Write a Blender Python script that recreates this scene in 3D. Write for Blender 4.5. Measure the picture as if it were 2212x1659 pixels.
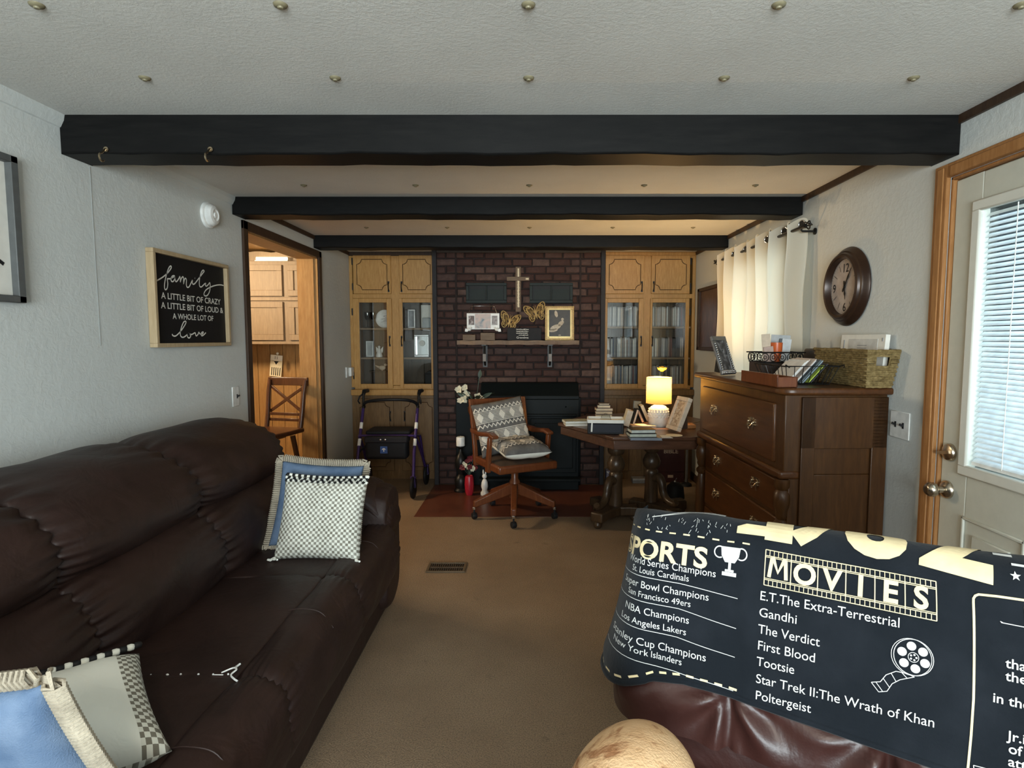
import bpy, math, random
from mathutils import Matrix, Vector
random.seed(7)
for o in list(bpy.data.objects): bpy.data.objects.remove(o)
SC = bpy.context.scene
COL = SC.collection
R = math.radians

# ------------------------------------------------------------------ camera, world, light, exposure
F = 1270.0; CU = 1145.0; CV = 829.5; TH = 0.07818674; CH = 1.33
cam = bpy.data.objects.new('camera', bpy.data.cameras.new('camera')); COL.objects.link(cam)
cam.location = (0, 0, CH); cam.rotation_euler = (math.pi/2 - TH, 0, 0)
cam.data.sensor_width = 36; cam.data.lens = 36*F/2212; cam.data.shift_x = -(CU-1106)/2212
cam.data.clip_start = .05
SC.camera = cam
SC.view_settings.view_transform = 'Standard'; SC.view_settings.look = 'None'
SC.view_settings.gamma = 1; SC.view_settings.exposure = 0.0
SC.view_settings.use_curve_mapping = False
SC.cycles.max_bounces = 8; SC.cycles.use_denoising = True
SC.cycles.caustics_reflective = False; SC.cycles.caustics_refractive = False
SC.cycles.sample_clamp_indirect = 6
wd = bpy.data.worlds.new('daylight'); SC.world = wd; wd.use_nodes = True
wd.node_tree.nodes['Background'].inputs[0].default_value = (.72, .86, 1, 1)
wd.node_tree.nodes['Background'].inputs[1].default_value = 1.6
def light(name, kind, loc, rot, power, col, size=None, size_y=None, **k):
    l = bpy.data.lights.new(name, kind); l.energy = power; l.color = col
    if size and kind == 'AREA':
        l.size = size
        if size_y: l.shape = 'RECTANGLE'; l.size_y = size_y
    elif size: l.shadow_soft_size = size
    for a, b in k.items(): setattr(l, a, b)
    o = bpy.data.objects.new(name, l); COL.objects.link(o); o.location = loc; o.rotation_euler = rot
    return o
L, RW, CEIL, BACK, REAR = -1.67, 1.53, 2.118, 5.55, -2.6      # left wall, right wall, ceiling, far wall, wall behind the camera
# daylight: through the big window in the wall behind, the door's window and the curtained window
light('rear_window_daylight', 'AREA', (.1, REAR-.45, 1.2), (R(98), 0, 0), 390, (.89, .96, 1), 2.4, 1.5)
light('door_window_daylight', 'AREA', (RW+.5, 1.72, 1.35), (0, R(90), 0), 26, (.70, .87, 1), 1.0, .6)
light('curtain_window_daylight', 'AREA', (RW+.5, 3.85, 1.45), (0, R(90), 0), 15, (.82, .92, 1), 1.0, 1.0)
# kitchen ceiling fitting, then a fill light added to brighten the near room
light('kitchen_ceiling_light', 'POINT', (-2.75, 4.15, 1.93), (0, 0, 0), 125, (1, .80, .52), .12)
light('added_ceiling_fill_light', 'POINT', (-.1, -.75, 1.93), (0, 0, 0), 42, (1, .91, .77), .11)

# ------------------------------------------------------------------ helpers
def ray(u, v):
    a = (u-CU)/F; b = (CV-v)/F; s, c = math.sin(TH), math.cos(TH)
    return Vector((a, c+b*s, -s+b*c))
def at(u, v, x=None, y=None, z=None):
    d = ray(u, v)
    t = x/d.x if x is not None else (y/d.y if y is not None else (z-CH)/d.z)
    return Vector((0, 0, CH)) + d*t
class MB:
    def __init__(s): s.v = []; s.f = []; s.m = []; s.uv = []; s.T = None; s.mi = 0
    def add(s, vs, fs, uvs=None, mi=None):
        b = len(s.v)
        for p in vs:
            p = Vector(p); s.v.append(s.T @ p if s.T is not None else p)
        for i, f in enumerate(fs):
            s.f.append([b+k for k in f]); s.m.append(s.mi if mi is None else mi)
            s.uv.append([uvs[k] for k in f] if uvs else None)
        return s
    def box(s, x0, y0, z0, x1, y1, z1, mi=None):
        vs = [(x, y, z) for z in (z0, z1) for y in (y0, y1) for x in (x0, x1)]
        return s.add(vs, [(0,2,3,1),(4,5,7,6),(0,1,5,4),(2,6,7,3),(0,4,6,2),(1,3,7,5)], None, mi)
    def bar(s, p, q, w, h, up=(0,0,1), mi=None):       # a rectangular bar from p to q
        p, q = Vector(p), Vector(q); d = (q-p).normalized(); a = d.cross(Vector(up))
        if a.length < 1e-4: a = d.cross(Vector((1,0,0)))
        a.normalize(); b = a.cross(d)
        vs = [c+a*(i*w/2)+b*(j*h/2) for c in (p, q) for j in (-1,1) for i in (-1,1)]
        return s.add(vs, [(0,2,3,1),(4,5,7,6),(0,1,5,4),(2,6,7,3),(0,4,6,2),(1,3,7,5)], None, mi)
    def lathe(s, prof, n=24, c=(0,0,0), axis='z', mi=None, caps=True):
        vs = []; fs = []
        for r, z in prof:
            for k in range(n):
                a = 2*math.pi*k/n; x, y = r*math.cos(a), r*math.sin(a)
                p = (x, y, z) if axis == 'z' else ((z, x, y) if axis == 'x' else (x, z, -y))
                vs.append((c[0]+p[0], c[1]+p[1], c[2]+p[2]))
        for i in range(len(prof)-1):
            for k in range(n):
                fs.append((i*n+k, i*n+(k+1)%n, (i+1)*n+(k+1)%n, (i+1)*n+k))
        if caps: fs.append(tuple(range(n-1, -1, -1))); fs.append(tuple(range((len(prof)-1)*n, len(prof)*n)))
        return s.add(vs, fs, None, mi)
    def tube(s, pts, r, n=8, closed=False, mi=None):
        pts = [Vector(p) for p in pts]; N = len(pts); vs = []; fs = []
        rr = r if isinstance(r, (list, tuple)) else [r]*N
        pa = None
        for i, p in enumerate(pts):
            a = pts[(i-1) % N] if (closed or i) else p; b = pts[(i+1) % N] if (closed or i < N-1) else p
            t = (b-a).normalized()
            if pa is None:
                pa = t.cross(Vector((0,0,1)))
                if pa.length < .01: pa = t.cross(Vector((1,0,0)))
            pa = (pa - t*pa.dot(t)).normalized(); q = t.cross(pa)
            for k in range(n):
                w = 2*math.pi*k/n; vs.append(p + (pa*math.cos(w)+q*math.sin(w))*rr[i])
        for i in range(N if closed else N-1):
            j = (i+1) % N
            for k in range(n): fs.append((i*n+k, i*n+(k+1)%n, j*n+(k+1)%n, j*n+k))
        if not closed: fs.append(tuple(range(n-1,-1,-1))); fs.append(tuple(range((N-1)*n, N*n)))
        return s.add(vs, fs, None, mi)
    def prism(s, poly, d0, d1, fn=None, mi=None):      # polygon (a, b) extruded from d0 to d1; fn maps (a, b, d) to a point
        fn = fn or (lambda a, b, d: (a, b, d)); n = len(poly)
        vs = [fn(a, b, d0) for a, b in poly]+[fn(a, b, d1) for a, b in poly]
        fs = [tuple(range(n-1,-1,-1)), tuple(range(n, 2*n))]+[(i, (i+1)%n, n+(i+1)%n, n+i) for i in range(n)]
        return s.add(vs, fs, None, mi)
    def grid(s, fn, nu, nv, mi=None, flip=False):
        vs = []; uv = []; fs = []
        for j in range(nv+1):
            for i in range(nu+1): vs.append(fn(i/nu, j/nv)); uv.append((i/nu, j/nv))
        for j in range(nv):
            for i in range(nu):
                a = j*(nu+1)+i; q = (a, a+1, a+nu+2, a+nu+1); fs.append(q[::-1] if flip else q)
        return s.add(vs, fs, uv, mi)
    def ball(s, c, r, n=16, m=10, mi=None):
        if not isinstance(r, (tuple, list)): r = (r, r, r)
        return s.grid(lambda u, v: (c[0]+r[0]*math.cos(2*math.pi*u)*math.sin(math.pi*v), c[1]+r[1]*math.sin(2*math.pi*u)*math.sin(math.pi*v), c[2]-r[2]*math.cos(math.pi*v)), n, m, mi)
ROOT = {}
def rootm(loc, rz): return Matrix.Translation(Vector(loc)) @ Matrix.Rotation(rz, 4, 'Z')
def thing(name, label, cat, loc=(0,0,0), rz=0, group=None, kind=None):
    o = bpy.data.objects.new(name, None); COL.objects.link(o); o.empty_display_size = .1
    o.location = loc; o.rotation_euler = (0, 0, rz); ROOT[o] = rootm(loc, rz)
    return tag(o, label, cat, group, kind)
def tag(o, label=None, cat=None, group=None, kind=None):
    if label: o['label'] = label
    if cat: o['category'] = cat
    if group: o['group'] = group
    if kind: o['kind'] = kind
    return o
def mk(name, mb, mats, parent=None, loc=None, rz=0, smooth=None, bevel=0, seg=2, label=None, sub=0, weld=False):
    """MB (in world coordinates) linked as one mesh object, under parent or standing on its own with its origin at loc."""
    M = ROOT[parent] if parent is not None else rootm(loc or (0,0,0), rz)
    inv = M.inverted(); me = bpy.data.meshes.new(name)
    me.from_pydata([inv @ p for p in mb.v], [], mb.f)
    for m in (mats if isinstance(mats, (list, tuple)) else [mats]): me.materials.append(m)
    me.polygons.foreach_set('material_index', mb.m)
    if any(u for u in mb.uv):
        lay = me.uv_layers.new(name='UVMap').data; k = 0
        for f, u in zip(mb.f, mb.uv):
            for i in range(len(f)):
                if u: lay[k].uv = u[i]
                k += 1
    import bmesh
    bm = bmesh.new(); bm.from_mesh(me)
    if weld: bmesh.ops.remove_doubles(bm, verts=bm.verts, dist=1e-5)
    bmesh.ops.recalc_face_normals(bm, faces=bm.faces); bm.to_mesh(me); bm.free()
    me.update()
    if smooth is not None: me.shade_smooth(); me.set_sharp_from_angle(angle=R(smooth))
    o = bpy.data.objects.new(name, me); COL.objects.link(o)
    if parent is not None: o.parent = parent; ROOT[o] = M
    else: o.location = loc or (0,0,0); o.rotation_euler = (0,0,rz); ROOT[o] = M
    if bevel:
        b = o.modifiers.new('bevel', 'BEVEL'); b.width = bevel; b.segments = seg; b.limit_method = 'ANGLE'; b.angle_limit = R(35)
        if smooth is None: me.shade_smooth(); me.set_sharp_from_angle(angle=R(40))
    if sub: m = o.modifiers.new('sub', 'SUBSURF'); m.levels = sub; m.render_levels = sub
    if label: o['label'] = label
    return o
def dup(root, loc=None, rz=None, label=None, scale=None):
    c = root.copy(); COL.objects.link(c)
    if loc is not None: c.location = loc
    if rz is not None: c.rotation_euler = (0, 0, rz)
    if label: c['label'] = label
    if scale: c.scale = scale
    def kids(a, b):
        for ch in list(a.children):
            d = ch.copy(); COL.objects.link(d); d.parent = b; kids(ch, d)
    kids(root, c)
    return c
def struct(name, mb, mats, parent=None, **k):
    o = mk(name, mb, mats, parent, **k)
    if parent is None: o['kind'] = 'structure'
    return o
def catmull(P, n=6, closed=False):
    P = [Vector(p) for p in P]
    Q = [P[-1]]+P+[P[0], P[1]] if closed else [P[0]*2-P[1]]+P+[P[-1]*2-P[-2]]
    out = []
    for i in range(1, len(Q)-2):
        a, b, c, d = Q[i-1:i+3]
        for k in range(n):
            t = k/n; out.append(.5*((2*b)+(c-a)*t+(2*a-5*b+4*c-d)*t*t+(3*b-a-3*c+d)*t**3))
    if not closed: out.append(P[-1])
    return out
_TX = {}
def glyphs(txt, size=1, align='LEFT', bold=0, fine=0):
    key = (txt, align, bold)
    if key not in _TX:
        cu = bpy.data.curves.new('t', 'FONT'); cu.body = txt; cu.align_x = align; cu.size = 1; cu.offset = bold; cu.resolution_u = 4
        ob = bpy.data.objects.new('t', cu); COL.objects.link(ob)
        me = ob.to_mesh() if False else bpy.data.meshes.new_from_object(ob.evaluated_get(bpy.context.evaluated_depsgraph_get()))
        if True:
            import bmesh
            bm = bmesh.new(); bm.from_mesh(me); bmesh.ops.triangulate(bm, faces=bm.faces); bm.to_mesh(me); bm.free()
        _TX[key] = ([(v.co.x, v.co.y) for v in me.vertices], [tuple(p.vertices) for p in me.polygons])
        bpy.data.objects.remove(ob); bpy.data.meshes.remove(me); bpy.data.curves.remove(cu)
    v, f = _TX[key]
    v = [(x*size, y*size) for x, y in v]; f = list(f)
    if fine:
        import bmesh
        bm = bmesh.new(); bv = [bm.verts.new((x, y, 0)) for x, y in v]
        for q in f:
            try: bm.faces.new([bv[k] for k in q])
            except ValueError: pass
        for _ in range(5):
            es = [e for e in bm.edges if e.calc_length() > fine]
            if not es: break
            bmesh.ops.subdivide_edges(bm, edges=es, cuts=1); bmesh.ops.triangulate(bm, faces=bm.faces)
        bm.verts.index_update()
        v = [(q.co.x, q.co.y) for q in bm.verts]; f = [tuple(q.index for q in p.verts) for p in bm.faces]; bm.free()
    return v, f
def width2(v): return max(p[0] for p in v)-min(p[0] for p in v)
def write(mb, txt, size, org, xd, yd, align='LEFT', w=None, bold=0, mi=None):
    """flat lettering on a plane: org is the baseline start, xd and yd the unit directions; w squeezes it to a width"""
    v, f = glyphs(txt, size, align, bold); k = w/width2(v) if w else 1
    org, xd, yd = Vector(org), Vector(xd), Vector(yd)
    return mb.add([org+xd*(x*k)+yd*y for x, y in v], f, None, mi)
def ribbon(pts, w):
    """2-D stroke: centre line to (verts, faces)"""
    P = [Vector((p[0], p[1])) for p in pts]; v = []; f = []
    for i, p in enumerate(P):
        t = (P[min(i+1, len(P)-1)]-P[max(i-1, 0)]); t = t.normalized() if t.length else Vector((1,0)); n = Vector((-t.y, t.x))
        v += [tuple(p+n*w/2), tuple(p-n*w/2)]
        if i: f.append((2*i-2, 2*i-1, 2*i+1, 2*i))
    return v, f

# ------------------------------------------------------------------ materials
class NT:
    def __init__(s, name, rough=.6, metal=0, spec=None, coat=0):
        s.mat = bpy.data.materials.new(name); s.mat.use_nodes = True; s.t = s.mat.node_tree; s.n = s.t.nodes; s.k = s.t.links
        s.b = s.n['Principled BSDF']; s.b.inputs['Roughness'].default_value = rough; s.b.inputs['Metallic'].default_value = metal
        if spec is not None: s.b.inputs['Specular IOR Level'].default_value = spec
        if coat: s.b.inputs['Coat Weight'].default_value = coat; s.b.inputs['Coat Roughness'].default_value = .12
    def node(s, t, **k):
        n = s.n.new(t)
        for a, b in k.items():
            if hasattr(n, a) and a not in ('Scale',): setattr(n, a, b)
            else: n.inputs[a.replace('_', ' ')].default_value = b
        return n
    def link(s, a, b): s.k.new(a, b)
    def coord(s, kind='Object', scale=(1,1,1), rot=(0,0,0)):
        c = s.n.new('ShaderNodeTexCoord'); m = s.n.new('ShaderNodeMapping'); s.link(c.outputs[kind], m.inputs[0])
        m.inputs['Scale'].default_value = scale; m.inputs['Rotation'].default_value = rot
        return m.outputs[0]
    def noise(s, vec, scale, detail=3, rough=.5, dist=0):
        n = s.n.new('ShaderNodeTexNoise'); s.link(vec, n.inputs['Vector']); n.inputs['Scale'].default_value = scale
        n.inputs['Detail'].default_value = detail; n.inputs['Roughness'].default_value = rough; n.inputs['Distortion'].default_value = dist
        return n.outputs[0]
    def ramp(s, fac, stops):
        r = s.n.new('ShaderNodeValToRGB'); s.link(fac, r.inputs[0]); e = r.color_ramp.elements
        while len(e) < len(stops): e.new(.5)
        for q, (p, c) in zip(e, stops): q.position = p; q.color = (*c, 1)
        return r.outputs[0]
    def mix(s, fac, a, b, mode='MIX'):
        m = s.n.new('ShaderNodeMix'); m.data_type = 'RGBA'; m.blend_type = mode
        for sock, val in ((m.inputs[0], fac), (m.inputs[6], a), (m.inputs[7], b)):
            if hasattr(val, 'node'): s.link(val, sock)
            else: sock.default_value = val if isinstance(val, (int, float)) else (*val, 1)
        return m.outputs[2]
    def base(s, c):
        if hasattr(c, 'node'): s.link(c, s.b.inputs['Base Color'])
        else: s.b.inputs['Base Color'].default_value = (*c, 1)
        return s
    def bump(s, h, strength=.3, dist=.01):
        b = s.n.new('ShaderNodeBump'); s.link(h, b.inputs['Height']); b.inputs['Strength'].default_value = strength; b.inputs['Distance'].default_value = dist
        old = s.b.inputs['Normal'].links
        if old: s.link(old[0].from_socket, b.inputs['Normal'])
        s.link(b.outputs[0], s.b.inputs['Normal']); return s
def plain(name, c, rough=.6, metal=0, spec=None, grain=.12, coat=0):
    if spec is None and not metal and max(c) < .03: spec = .22
    n = NT(name, rough, metal, spec, coat); f = n.noise(n.coord(), 30, 3)
    lo = tuple(x*(1-grain) for x in c); hi = tuple(min(1, x*(1+grain)) for x in c)
    return n.base(n.ramp(f, [(.3, lo), (.7, hi)])).mat
def wood(name, dark, light_, axis='z', rough=.45, scale=6, coat=0, knots=False, grain=14):
    n = NT(name, rough, 0, .3, coat)
    sc = {'x': (.12,1,1), 'y': (1,.12,1), 'z': (1,1,.12)}[axis]
    v = n.coord('Object', tuple(q*scale for q in sc))
    a = n.noise(v, 4, 4, .6, 1.2); b = n.noise(v, grain, 3, .7)
    c = n.mix(n.ramp(b, [(.35, (0,0,0)), (.7, (1,1,1))]), dark, light_)
    c = n.mix(n.ramp(a, [(.35, (0,0,0)), (.65, (1,1,1))]), n.mix(.55, c, dark), c)
    if knots:
        vo = n.node('ShaderNodeTexVoronoi'); n.link(n.coord('Object', tuple(q*1.0 for q in ((2,5,5) if axis=='x' else (5,2,5) if axis=='y' else (5,5,2)))), vo.inputs['Vector']); vo.inputs['Scale'].default_value = 1.0
        kf = n.ramp(vo.outputs['Distance'], [(.06, (1,1,1)), (.13, (0,0,0))]); c = n.mix(kf, c, tuple(q*.45 for q in dark))
    n.base(c); n.bump(b, .12, .002)
    return n.mat
def fabric(name, c1, c2, scale=300, rough=.95, bump=.4):
    n = NT(name, rough, 0, .2); v = n.coord('Object'); f = n.noise(v, scale, 2); g = n.noise(v, 18, 4)
    n.base(n.mix(n.ramp(g, [(.35, (0,0,0)), (.7, (1,1,1))]), c1, c2)); n.bump(f, bump, .002); return n.mat
def leather(name, dark, light_, rough=.36):
    n = NT(name, rough, 0, .36); v = n.coord('Object')
    big = n.noise(v, 5, 5, .6); n.base(n.mix(n.ramp(big, [(.4, (0,0,0)), (.75, (1,1,1))]), dark, light_))
    vo = n.node('ShaderNodeTexVoronoi'); n.link(v, vo.inputs['Vector']); vo.inputs['Scale'].default_value = 260
    n.bump(vo.outputs['Distance'], .12, .001); n.bump(n.noise(v, 9, 3, .55, .8), .22, .02)
    rr = n.node('ShaderNodeMapRange'); n.link(big, rr.inputs[0]); rr.inputs[3].default_value = rough-.07; rr.inputs[4].default_value = rough+.14; n.link(rr.outputs[0], n.b.inputs['Roughness'])
    return n.mat
def textured_wall(name, c, bump=.16, sc=38, stain=.06):
    n = NT(name, .75, 0, .35); v = n.coord('Object'); f = n.noise(v, sc, 5, .65, .6); g = n.noise(v, 2.3, 4, .6)
    lo = tuple(q*(1-stain) for q in c)
    n.base(n.mix(n.ramp(g, [(.35, (0,0,0)), (.7, (1,1,1))]), lo, c)); n.bump(n.ramp(f, [(.4, (0,0,0)), (.62, (1,1,1))]), bump, .004)
    return n.mat
def glow(name, c, strength):
    n = NT(name); n.b.inputs['Emission Color'].default_value = (*c, 1); n.b.inputs['Emission Strength'].default_value = strength; n.base(c); return n.mat
def glassy(name, tint=(1,1,1), refl=.10, rough=.02):
    m = bpy.data.materials.new(name); m.use_nodes = True; t = m.node_tree; t.nodes.remove(t.nodes['Principled BSDF'])
    a = t.nodes.new('ShaderNodeBsdfTransparent'); a.inputs[0].default_value = (*tint, 1); g = t.nodes.new('ShaderNodeBsdfGlossy'); g.inputs['Roughness'].default_value = rough
    x = t.nodes.new('ShaderNodeMixShader'); fr = t.nodes.new('ShaderNodeFresnel'); fr.inputs[0].default_value = 1.5
    ad = t.nodes.new('ShaderNodeMath'); ad.operation = 'ADD'; ad.inputs[1].default_value = refl-.04; t.links.new(fr.outputs[0], ad.inputs[0])
    t.links.new(ad.outputs[0], x.inputs[0]); t.links.new(a.outputs[0], x.inputs[1]); t.links.new(g.outputs[0], x.inputs[2])
    t.links.new(x.outputs[0], t.nodes['Material Output'].inputs[0]); return m
X = {}
X['wall'] = textured_wall('wall_paint', (.60, .62, .60))
X['ceil'] = textured_wall('ceiling_texture', (.72, .71, .67), .22, 85, .10)
X['beam'] = wood('black_beam_paint', (.004,.004,.004), (.009,.0085,.008), 'x', .5, 5); X['beam'].node_tree.nodes['Principled BSDF'].inputs['Specular IOR Level'].default_value = .12
X['darktrim'] = wood('dark_trim', (.035,.018,.01), (.07,.038,.02), 'z', .5)
X['honeytrim'] = wood('honey_trim', (.28,.125,.042), (.42,.21,.08), 'z', .42)
X['oak'] = wood('honey_oak', (.38,.19,.052), (.53,.30,.095), 'z', .42, 5, 0, False, 22)
X['oakdark'] = wood('oak_line', (.05,.022,.008), (.09,.04,.014), 'z', .5)
X['lower'] = wood('lower_panelling', (.13,.07,.026), (.22,.125,.05), 'z', .45, 5)
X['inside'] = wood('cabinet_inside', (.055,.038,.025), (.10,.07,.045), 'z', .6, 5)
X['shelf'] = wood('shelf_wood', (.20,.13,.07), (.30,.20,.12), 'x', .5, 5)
X['pine'] = wood('knotty_pine', (.24,.125,.042), (.35,.205,.08), 'z', .45, 4, 0, True, 12)
X['kitcab'] = wood('kitchen_cabinet_wood', (.19,.135,.085), (.25,.18,.115), 'z', .5, 5)
X['dresser'] = wood('dresser_wood', (.052,.018,.005), (.098,.036,.010), 'y', .36, 4, .1)
X['dresserv'] = wood('dresser_wood_upright', (.044,.0175,.005), (.080,.033,.009), 'z', .38, 4, .08)
X['walnut'] = wood('table_wood', (.055,.024,.013), (.11,.05,.027), 'x', .32, 4, .2)
X['walnutv'] = wood('table_wood_upright', (.045,.026,.014), (.095,.058,.03), 'z', .35, 4, .15)
X['chairwood'] = wood('chair_wood', (.11,.030,.010), (.18,.058,.020), 'z', .34, 5, .15)
X['stool'] = wood('stool_wood', (.05,.017,.006), (.095,.036,.013), 'z', .32, 5, .2)
X['mantel'] = wood('mantel_wood', (.13,.085,.055), (.24,.16,.105), 'x', .6, 5)
X['block'] = wood('rough_block', (.12,.085,.06), (.19,.14,.10), 'x', .7, 5)
X['signwood'] = wood('sign_frame_wood', (.38,.28,.16), (.50,.38,.24), 'z', .6, 6)
X['sofa'] = leather('brown_leather', (.017,.0072,.0053), (.031,.0135,.0098), .52)
X['reclin'] = leather('red_brown_leather', (.032,.011,.009), (.05,.019,.0155), .33)
X['black'] = plain('matt_black', (.012,.012,.013), .55)
X['rubber'] = plain('black_rubber', (.010,.010,.011), .5)
X['iron'] = plain('black_iron', (.018,.017,.016), .4, .6)
X['steel'] = NT('stove_black', .5, 0, .14).base((.0035,.006,.0068)).mat
X['chrome'] = plain('aged_nickel', (.55,.48,.38), .25, 1)
X['silver'] = plain('silver', (.62,.62,.62), .25, 1)
X['bronze'] = plain('bronze', (.035,.017,.010), .34, .3)
X['brass'] = plain('antique_brass', (.42,.33,.22), .28, 1)
X['white'] = plain('white_plastic', (.74,.74,.71), .4)
X['paper'] = plain('paper', (.70,.68,.62), .8, 0, .2, .05)
X['cream'] = plain('cream_paper', (.66,.58,.42), .8, 0, .2, .08)
X['door'] = plain('door_paint', (.52,.52,.45), .42, 0, None, .03)
X['doortrim'] = plain('window_surround', (.62,.62,.56), .42, 0, None, .02)
X['blind'] = plain('blind_slat', (.72,.78,.80), .5)
X['sand'] = plain('beige_card', (.55,.44,.33), .8)
X['purple'] = plain('purple_frame', (.045,.022,.12), .3, .3)
X['glass'] = glassy('clear_glass', (.93,.94,.93), .06)
X['window'] = glassy('window_glass', (.97,1,1), .05)
X['denim'] = fabric('blue_denim', (.085,.135,.225), (.15,.21,.31), 420, .95, .6)
X['lace'] = fabric('beige_lace', (.30,.26,.20), (.50,.44,.34), 260, .95, .8)
X['natural'] = fabric('cream_cotton', (.76,.76,.68), (.82,.82,.75), 200, .95, .3)
X['curtain'] = None
X['seat'] = leather('brown_seat', (.05,.032,.022), (.075,.05,.034), .5)
def _m():
    n = NT('brown_carpet', .97, 0, .1); v = n.coord('Object'); a = n.noise(v, 1.7, 4, .6); b = n.noise(v, 210, 2, .7); s = n.noise(v, 4.2, 5, .65)
    c = n.mix(n.ramp(a, [(.35, (0,0,0)), (.68, (1,1,1))]), (.29, .20, .125), (.39, .275, .175))
    c = n.mix(n.ramp(b, [(.3, (1,1,1)), (.6, (0,0,0))]), c, (.15, .11, .076))
    c = n.mix(n.ramp(s, [(.64, (0,0,0)), (.76, (.55,.55,.55))]), c, (.055, .042, .032))
    n.base(c); n.bump(b, .9, .006); X['carpet'] = n.mat
    n = NT('dark_brick', .8, 0, .25); g = n.node('ShaderNodeNewGeometry'); v = n.coord('Object'); f = n.noise(v, 26, 4, .7)
    c = n.ramp(g.outputs['Random Per Island'], [(0, (.050,.024,.020)), (.45, (.075,.037,.031)), (.8, (.085,.050,.043)), (1, (.12,.075,.062))])
    n.base(n.mix(n.ramp(f, [(.35, (.55,.55,.55)), (.7, (0,0,0))]), c, (.03,.018,.016))); n.bump(f, .7, .006); X['brick'] = n.mat
    X['mortar'] = plain('dark_mortar', (.026,.019,.018), .9)
    n = NT('hearth_paint', .32); v = n.coord('Object'); f = n.noise(v, 5, 4); n.base(n.ramp(f, [(.3, (.085,.026,.014)), (.7, (.135,.045,.024))])); X['hearth'] = n.mat
    n = NT('curtain_cloth', .9, 0, .2); v = n.coord('Object'); n.base((.74,.70,.60)); n.bump(n.noise(v, 160, 2), .15, .002)
    tr = n.node('ShaderNodeBsdfTranslucent'); tr.inputs[0].default_value = (.72,.68,.52,1); mx = n.node('ShaderNodeMixShader'); mx.inputs[0].default_value = .38
    n.link(n.b.outputs[0], mx.inputs[1]); n.link(tr.outputs[0], mx.inputs[2]); n.link(mx.outputs[0], n.n['Material Output'].inputs[0]); X['curtain'] = n.mat
    n = NT('lamp_shade_cloth', .9, 0, .1); n.base((.30,.235,.12)); v = n.coord('Object'); n.bump(n.noise(v, 300, 2), .1, .001)
    tr = n.node('ShaderNodeBsdfTranslucent'); tr.inputs[0].default_value = (.22,.155,.062,1); mx = n.node('ShaderNodeMixShader'); mx.inputs[0].default_value = .40
    n.link(n.b.outputs[0], mx.inputs[1]); n.link(tr.outputs[0], mx.inputs[2]); n.link(mx.outputs[0], n.n['Material Output'].inputs[0]); X['shade'] = n.mat
_m()
LT, RT = .15, .12; BW = 5.80                      # wall thicknesses, far wall plane
DY0, DY1, DZ = 3.51, 4.68, 1.96                    # doorway to the kitchen
EY0, EY1, EZ = 1.33, 2.187, 1.91                   # entry door opening
WY0, WY1, WZ0, WZ1 = 3.42, 4.36, .95, 1.86         # curtained window
mb = MB().box(L-LT, REAR-.12, -.12, RW+RT, BW+.12, 0); struct('floor', mb, X['carpet'])
mb = MB().box(-4.3, 2.0, -.12, L-LT, BW+.12, 0); struct('floor_2', mb, X['pine'])
mb = MB().box(L-LT, REAR-.12, CEIL, RW+RT, BW+.12, CEIL+.12); ceiling = struct('ceiling', mb, X['ceil']); ROOT[ceiling] = Matrix()
mb = MB().box(-4.3, 2.0, CEIL, L-LT, BW+.12, CEIL+.12); struct('ceiling_2', mb, X['pine'])
mb = MB().box(L-LT, REAR, 0, L, DY0, CEIL).box(L-LT, DY1, 0, L, BW, CEIL).box(L-LT, DY0, DZ, L, DY1, CEIL); struct('wall_left', mb, X['wall'])
mb = MB().box(RW, REAR, 0, RW+RT, EY0, CEIL).box(RW, EY0, EZ, RW+RT, EY1, CEIL).box(RW, EY1, 0, RW+RT, WY0, CEIL)
mb.box(RW, WY0, 0, RW+RT, WY1, WZ0).box(RW, WY0, WZ1, RW+RT, WY1, CEIL).box(RW, WY1, 0, RW+RT, BW, CEIL); struct('wall_right', mb, X['wall'])
mb = MB().box(-1.82, BW, 0, RW+RT, BW+.12, CEIL); struct('wall_back', mb, X['wall'])
mb = MB().box(L-LT, REAR-.12, 0, -1.1, REAR, CEIL).box(1.3, REAR-.12, 0, RW+RT, REAR, CEIL).box(-1.1, REAR-.12, 0, 1.3, REAR, .55).box(-1.1, REAR-.12, 2.0, 1.3, REAR, CEIL)
struct('wall_rear', mb, X['wall'])
# kitchen shell
KB = 5.5
mb = MB(); x = -4.2; k = 0
while x < L-LT:
    w = min(.118, L-LT-x); mb.box(x+.002, KB, 0, x+w-.002, KB+.1, CEIL); x += w
mb.box(-4.2, KB+.012, 0, L-LT, KB+.1, CEIL); struct('wall_kitchen_back', mb, X['pine'])
mb = MB().box(-4.3, 2.1, 0, -4.2, BW, CEIL); struct('wall_kitchen_left', mb, X['wall'])
mb = MB().box(-4.2, 2.0, 0, L-LT, 2.1, CEIL); struct('wall_kitchen_front', mb, X['wall'])
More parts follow.
